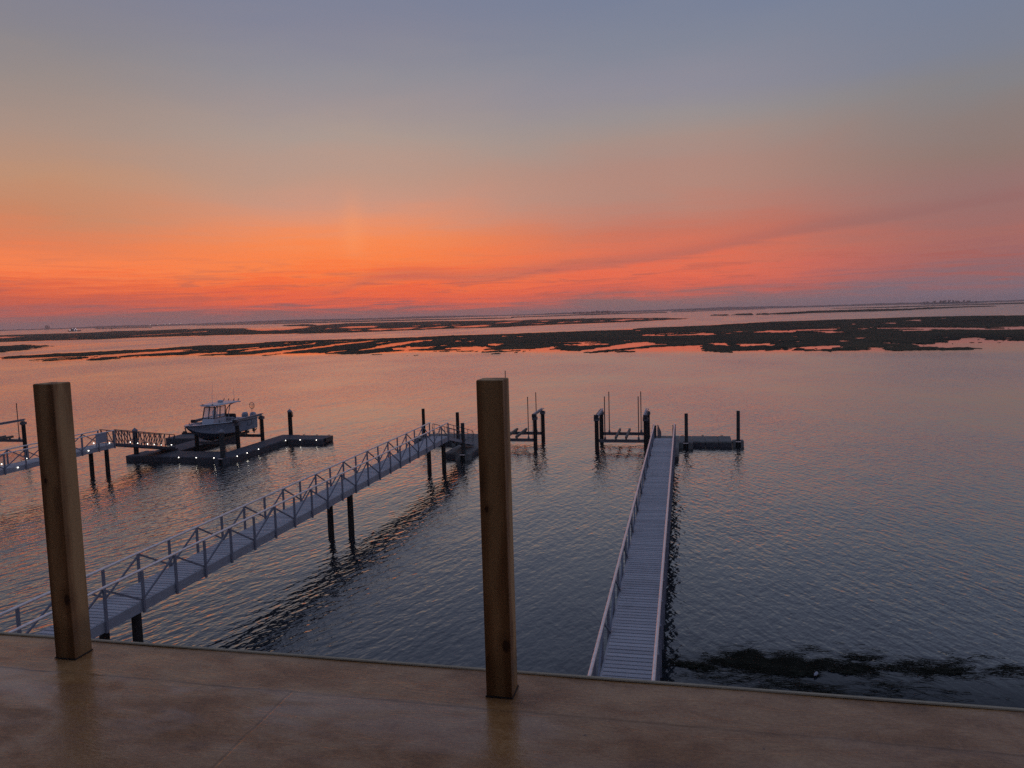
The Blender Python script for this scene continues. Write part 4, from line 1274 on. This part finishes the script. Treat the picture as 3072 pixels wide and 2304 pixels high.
# hard top
tt = MB()
rings = []
for y, hw, z in ((-5.55, .25, 4.0), (-5.45, .62, 4.01), (-5.2, .86, 4.02), (-4.0, .98, 4.04), (-2.6, 1.0, 4.03), (-2.1, .98, 4.0), (-1.95, .9, 3.99)):
    rings.append([(-hw, y, z - .03), (hw, y, z - .03), (hw + .02, y, z + .01), (hw * .9, y, z + .06), (0, y, z + .10), (-hw * .9, y, z + .06), (-hw - .02, y, z + .01)])
tt.loft(rings)
tt = tt.build('hard_top', M_GEL, boat)
MB().lathe([(.05, 0), (.22, .02), (.24, .12), (.18, .17), (.02, .18)], (0, -3.6, 4.12), 14).build('dome_antenna', M_GEL, tt)
for x in (-.7, -.25, .25, .7):
    MB().tube([(x, -2.15, 4.02), (x, -1.95, 4.24)], .035, 6).build('rod_holder', M_DARK, tt)
for x in (-.45, .45):
    MB().bevbox(x - .07, x + .07, -5.45, -5.38, 4.06, 4.14, .01).build('spot_light', M_DARK, tt)
for s in (-1, 1):
    MB().tube([(s * .5, -3.72, 2.96), (s * .52, -3.6, 3.5), (s * .60, -3.2, 3.86), (s * .7, -2.5, 3.99)], .035, 8).build('top_leg', M_DARK, boat)
    MB().tube([(s * .56, -3.45, SOLE), (s * .55, -3.35, 3.2), (s * .6, -3.1, 3.98)], .035, 8).build('top_leg', M_ALU, boat)
MB().tube([(-.35, -4.25, 4.10), (-.34, -4.2, 5.0), (-.33, -4.0, 5.95)], .016, 6, .006).build('whip_antenna', M_GEL, boat)
MB().tube([(.55, -2.4, 4.05), (.55, -2.4, 4.7), (.54, -2.38, 5.30)], .016, 6, .006).build('whip_antenna', M_GEL, boat)
MB().tube([(.12, -4.5, 2.97), (.12, -4.35, 3.2)], .03, 6).build('wheel_column', M_DARK, boat)
hs = MB().bevbox(-.36, -.02, -4.35, -4.2, 2.98, 3.5, .06)
hs.build('helm_screen', M_CUSHION, boat)
# leaning post, aft bench
lp = MB().bevbox(-.55, .55, -3.0, -2.25, SOLE, 2.55, .06).build('leaning_post', M_GEL, boat)
MB().bevbox(-.55, .55, -3.02, -2.45, 2.555, 2.72, .06).build('seat_cushion', M_CUSHION, lp)
bk = MB().bevbox(-.55, .55, -2.42, -2.24, 2.56, 2.98, .07).build('seat_back', M_DARK, lp)
MB().bevbox(-.8, .8, -.75, -.3, SOLE, 2.25, .05).build('aft_bench', M_CUSHION, boat)
MB().bevbox(-1.12, 1.12, -.28, .0, 1.5, 2.37, .04).build('transom', M_GEL, boat)
MB().bevbox(-.85, .85, .0, .38, 1.55, 1.75, .04).build('motor_bracket', M_GEL, boat)
# outboards


def outboard(x):
    o = MB()
    cw = []
    for z, a, b0, b1 in ((2.06, .16, .30, .74), (2.14, .22, .24, .92), (2.34, .245, .20, 1.02), (2.56, .23, .22, 1.0), (2.70, .17, .32, .90), (2.74, .07, .45, .75)):
        cw.append([(x + a * math.cos(q), (b0 + b1) / 2 + (b1 - b0) / 2 * math.sin(q), z) for q in [2 * math.pi * k / 14 for k in range(14)]])
    o.loft(cw, smooth=True)
    o = o.build('outboard_motor', M_COWL, boat)
    lg = MB()
    lg.loft([[(x - .1, .36, 2.07), (x + .1, .36, 2.07), (x + .1, .76, 2.07), (x - .1, .76, 2.07)], [(x - .07, .42, 1.5), (x + .07, .42, 1.5), (x + .06, .72, 1.5), (x - .06, .72, 1.5)],
             [(x - .05, .45, 1.12), (x + .05, .45, 1.12), (x + .04, .72, 1.12), (x - .04, .72, 1.12)]])
    lg.bevbox(x - .16, x + .16, .38, .86, 1.30, 1.33, .01)
    lg.loft([[(x - .012, .5, 1.02), (x + .012, .5, 1.02), (x + .012, .75, 1.02), (x - .012, .75, 1.02)], [(x - .01, .58, .82), (x + .01, .58, .82), (x + .01, .70, .82), (x - .01, .70, .82)]])
    lg.build('lower_unit', M_DARK, o)
    gb = MB()
    gb.loft([[(x + rr_ * math.cos(q), yy, 1.07 + rr_ * math.sin(q)) for q in [2 * math.pi * k / 8 for k in range(8)]] for yy, rr_ in ((.36, .02), (.45, .07), (.75, .075), (.84, .05))], smooth=True)
    gb.build('gear_case', M_DARK, o)
    pr = MB()
    for k in range(3):
        q = 2 * math.pi * k / 3 + .4
        c_, s_ = math.cos(q), math.sin(q)
        pts = [(0, .86, .03), (.10, .83, .10), (.17, .86, .10), (.15, .93, .02), (.03, .92, -.02)]
        pr.add([(x + c_ * a - s_ * b, yy, 1.07 + s_ * a + c_ * b) for a, yy, b in pts] + [(x + c_ * a - s_ * b, yy + .012, 1.07 + s_ * a + c_ * b) for a, yy, b in pts],
               [(0, 1, 2, 3, 4), (9, 8, 7, 6, 5)] + [(i, (i + 1) % 5, (i + 1) % 5 + 5, i + 5) for i in range(5)])
    pr.lathe([(.001, 0), (.05, .0), (.05, .02), (.001, .02)], (x, .88, 1.07), 8)
    pr.build('propeller', M_DARK, o)


outboard(-.40)
outboard(.40)

# landing net stands in a rod holder at the stern
net = thing('landing_net', 'round landing net standing up at the stern of the motorboat', 'net', (BX + .62, BY + .1, 2.3))
MB().tube([(0, 0, 0), (0, .04, .78)], .018, 6).build('handle', M_DARK, net)
ring = [(.25 * math.sin(q) * (1.0 if math.cos(q) > -.5 else .8), .05, 1.06 - .29 * math.cos(q + math.pi)) for q in [2 * math.pi * k / 18 for k in range(19)]]
MB().tube(ring, .02, 6).build('hoop', M_DARK, net)
nb = MB()
for k in range(-3, 4):
    x = k * .065
    hh = .27 * math.sqrt(max(0, 1 - (x / .25) ** 2))
    nb.tube([(x, .05, 1.06 + hh), (x * .6, .16, 1.02), (x * .4, .14, .80), (x, .05, 1.06 - hh)], .006, 4)
for k in range(4):
    z = .86 + k * .1
    hw = .25 * math.sqrt(max(0.05, 1 - ((z - 1.06) / .28) ** 2))
    nb.tube([(-hw, .05, z), (0, .16, z - .03), (hw, .05, z)], .006, 4)
nb.build('mesh_bag', M_NET, net)

# ---------------------------------------------------------------- far things on the water and shore
fb = thing('motorboat', 'tiny far off boat with bright white lights near the left edge', 'boat', (-1551, 1712, 0))
fb.rotation_euler = (0, 0, R(30))
h_ = MB()
h_.loft([[(-14, -3, -.3), (12, -3, -.3), (15, 0, -.3), (12, 3, -.3), (-14, 3, -.3)], [(-14.5, -3.6, 2.2), (13, -3.6, 2.2), (17.5, 0, 2.8), (13, 3.6, 2.2), (-14.5, 3.6, 2.2)]])
h_.build('hull', M_DARK, fb)
h_ = MB().bevbox(-10, 7, -2.6, 2.6, 2.2, 4.6, .2)
cbn = h_.build('cabin', M_STEEL, fb)
MB().bevbox(-7, 3, -2.2, 2.2, 4.62, 6.6, .2).build('upper_deck', M_DARK, fb)
for x, z in ((-9, 3.4), (-7.6, 3.4), (1.2, 3.6), (2.4, 3.5), (6.2, 3.6), (7.3, 3.4), (-2.0, 6.9), (4.4, 7.0)):
    MB().lathe([(.2, -.6), (.7, -.3), (.7, .3), (.2, .6)], (x, -2.9, z), 8).build('boat_lamp', M_LAMP_BOAT, fb)
cm = thing('channel_marker', 'tiny channel marker post in the far water at left', 'marker post', (-1283, 1529, 0))
MB().tube([(0, 0, -1), (0, 0, 4.6)], .35, 6).build('post', M_DARK, cm)
MB().bevbox(-1.0, 1.0, -.45, -.2, 3.6, 5.6, .1).build('dayboard', M_DARK, cm)
SHORE_LIGHTS = (
    (-3534, 4344, 5.9, .7, 'tiny white light low on the far shore, left of the bright row of lights'),
    (-3425, 4431, 12.2, 1.3, 'bright white light at the left end of the row on the far shore'),
    (-3389, 4458, 10.8, .8, 'second light from the left in the row on the far shore'),
    (-3353, 4485, 13.8, .9, 'third light from the left in the row on the far shore'),
    (-3329, 4503, 15.0, 1.2, 'fourth light from the left in the row on the far shore'),
    (-3296, 4527, 13.7, 1.0, 'fifth light from the left in the row on the far shore'),
    (-3274, 4543, 15.1, 1.0, 'light at the right end of the row on the far shore'),
    (-3003, 4726, 20.0, .8, 'lone white light on the far shore well right of the row'),
    (-2719, 4896, 3.0, .6, 'faint light at the waterline of the far shore above the middle marsh'),
    (-2588, 4966, 8.7, .5, 'faintest light of the last pair on the far shore'),
    (-2536, 4993, 6.6, .8, 'brighter light of the last pair, rightmost on the far shore'))
for x, y, z, k, lab in SHORE_LIGHTS:
    tag(MB().lathe([(.3, -1.3 * k), (1.5 * k, -.7 * k), (1.6 * k, 0), (1.5 * k, .7 * k), (.3, 1.3 * k)], (0, 0, 0), 8).build('shore_light', M_LAMP_FAR, None, (x * 1.04, y * 1.04, z)),
        lab, 'light', 'lights on the far shore')
fbld = thing('building', 'blocky far building standing above the low shore at the left', 'building', (-4040, 4235, 0))
MB().bevbox(-12, 12, -8, 8, 0, 22, .5).build('wall', M_FARLAND, fbld)
MB().bevbox(-6, 7, -6, 6, 22, 27, .5).build('roof_block', M_FARLAND, fbld)
ms = thing('mast', 'thin lattice mast rising over the far shore near the middle', 'mast', (-975, 5716, 0))
mm = MB()
for s in ((-1.5, 0), (1.5, 0), (0, 2.4)):
    mm.tube([(s[0], s[1], 0), (s[0] * .4, s[1] * .4, 38)], .35, 5)
for k in range(8):
    z = 4 + k * 4.2
    mm.tube([(-1.4, 0, z), (1.2, 0, z + 3)], .2, 4)
mm.build('lattice', M_FARLAND, ms)

# ---------------------------------------------------------------- drifting weed by the shore
wm = MB()


def blades(cx, cy, sx, sy, n, lmin, lmax):
    for _ in range(int(n * .95)):
        x, y = random.gauss(cx, sx * 1.15), random.gauss(cy, sy * 1.35)
        if vnoise(np.array([x]), np.array([y]), .34, 21)[0] + .4 * vnoise(np.array([x]), np.array([y]), .12, 22)[0] < .74:
            continue
        a = random.gauss(.02, .3) + random.choice((0, math.pi))
        L = random.uniform(lmin, lmax)
        wd = random.uniform(.005, .018)
        bend = random.uniform(-.6, .6)
        z = random.uniform(.004, .03)
        pts = []
        for k in range(4):
            pts.append((x, y))
            x += math.cos(a) * L / 3
            y += math.sin(a) * L / 3
            a += bend / 3
        vs = []
        for k, (px_, py_) in enumerate(pts):
            ww = wd * (1.0, 1.0, .8, .3)[k]
            vs += [(px_ - math.sin(a) * ww, py_ + math.cos(a) * ww, z + .006 * k), (px_ + math.sin(a) * ww, py_ - math.cos(a) * ww, z + .006 * k)]
        wm.add(vs, [(0, 1, 3, 2), (2, 3, 5, 4), (4, 5, 7, 6)])


for cx, cy, sx, sy, n in ((-.2, 23.0, .5, .25, 240), (.9, 23.45, .5, .22, 420), (1.9, 23.75, .6, .26, 1200), (2.9, 23.6, .5, .28, 1100), (2.4, 23.35, .4, .18, 600), (3.5, 23.4, .35, .3, 450), (4.4, 24.0, .5, .3, 700),
                          (4.8, 23.45, .4, .25, 700), (5.6, 23.9, .35, .3, 450), (6.8, 24.0, .4, .25, 260), (7.4, 23.9, .3, .2, 300), (8.6, 24.3, .5, .3, 160), (9.6, 24.3, .4, .25, 160),
                          (1.6, 22.3, .9, .18, 200), (3.2, 22.1, .9, .16, 260), (4.6, 22.1, .8, .14, 160), (5.6, 22.7, .7, .12, 60), (7.0, 22.5, .8, .1, 40), (-.9, 22.7, .25, .4, 120), (2.5, 24.4, 2.0, .25, 120), (6.5, 24.6, 2.0, .3, 90)):
    blades(cx, cy, sx, sy, n, .15, .6)
# wider matted tufts inside the weed line
for cx, cy, r_, n in ((1.4, 23.55, .22, 16), (2.1, 23.5, .28, 20), (2.9, 23.35, .22, 14), (4.4, 23.45, .26, 18), (5.0, 23.6, .2, 12), (3.4, 23.1, .25, 25), (7.3, 23.9, .3, 25), (.2, 23.1, .35, 25)):
    for _ in range(n):
        a, q = random.uniform(0, 6.28), r_ * math.sqrt(random.random())
        x, y = cx + q * 1.6 * math.cos(a), cy + q * .6 * math.sin(a)
        s = random.uniform(.03, .12)
        z = random.uniform(.01, .05)
        k = random.randint(5, 7)
        vs = [(x + s * 1.7 * random.uniform(.5, 1.1) * math.cos(6.28 * i / k), y + s * random.uniform(.5, 1.1) * math.sin(6.28 * i / k), z + random.uniform(-.006, .006)) for i in range(k)]
        wm.add(vs + [(x, y, z + .02)], [(i, (i + 1) % k, k) for i in range(k)])
struct(wm.build('drifting_weed', M_WEED), 'raft of dark eelgrass drifting beside the right walkway', 'stuff')
lt = MB()
lt.lathe([(.03, 0), (.045, .02), (.045, .17), (.02, .21), (.02, .25), (.005, .255)], (0, 0, 0), 10)
lt = tag(lt.build('bottle', M_CUSHION, None, (3.73, 23.12, .05), ), 'small pale bottle floating among the dark weed at lower right', 'bottle')
lt.rotation_euler = (R(86), 0, R(-25))

# ---------------------------------------------------------------- balcony in the foreground
bal = thing('balcony', 'wet brown balcony floor with a pale edge strip across the bottom of the photo', 'balcony', (0, .6, 9.5))
FX0, FX1 = -8.0, 6.0
fl = MB()
nx, ny = 56, 18
rows = []
for j in range(ny + 1):
    y = -2.2 + (2.03 + 2.2) * j / ny
    rows.append([(FX0 + (FX1 - FX0) * i / nx, y, .006 * math.sin(i * 1.7 + j) * math.sin(j * .9)* 0.4) for i in range(nx + 1)])
fl.loft(rows, False, False, False, True)
fl.build('floor_membrane', M_FLOOR, bal)
MB().box(FX0, FX1, -2.2, 2.025, -.30, -.012).build('floor_slab', M_WALL, bal)
ed = MB()
ed.loft([[(FX0, 2.018, .002), (FX1, 2.018, .002)], [(FX0, 2.021, .006), (FX1, 2.021, .006)], [(FX0, 2.031, .007), (FX1, 2.031, .007)], [(FX0, 2.038, .0), (FX1, 2.038, .0)], [(FX0, 2.038, -.26), (FX1, 2.038, -.26)]], False, False, False)
ed.build('edge_flashing', M_TRIM, bal)
MB().box(FX0, FX1, -2.4, -2.2, -.3, 3.0).build('house_wall', M_WALL, bal)
MB().box(FX0, FX1, -3.4, .15, 3.0, 3.2).build('shading_eave', M_WALL, bal)  # unseen overhang, extended outward to shade the posts and floor


def timber_post(x0, y0, label):
    m = MB().bevbox(0, .09, 0, .09, 0, 1.088, .003)
    o = tag(m.build('timber_post', M_POST, None, (x0, y0, 9.5)), label, 'post', 'bare timber posts on the balcony edge')
    sk = MB()
    for k in range(14):
        q = 2 * math.pi * k / 14
    rs = []
    for e, z in ((.004, .002), (.003, .004), (.0015, .006)):
        rs.append([(-e, -e, z), (.09 + e, -e, z), (.09 + e, .09 + e, z), (-e, .09 + e, z)])
    sk.loft(rs, False, False)
    sk.build('sealant_skirt', M_SEAL, o)
    return o


timber_post(-.67, 2.435, 'bare square timber post right of the middle, standing at the balcony edge')
timber_post(-2.43, 2.455, 'bare square timber post at the left, with a knot near its foot')

# ---------------------------------------------------------------- move group handles to the foot of each thing
bpy.context.view_layer.update()
for o in list(C.objects):
    if o.type == 'EMPTY' and o.parent is None and o.location.length < 1e-6:
        pts = []
        for c in o.children:
            pts += [c.matrix_world @ Vector(v) for v in c.bound_box]
        mn = [min(p[i] for p in pts) for i in range(3)]
        mx = [max(p[i] for p in pts) for i in range(3)]
        d = Vector(((mn[0] + mx[0]) / 2, (mn[1] + mx[1]) / 2, max(0.0, mn[2])))
        o.location = d
        for c in o.children:
            c.location = c.location - d
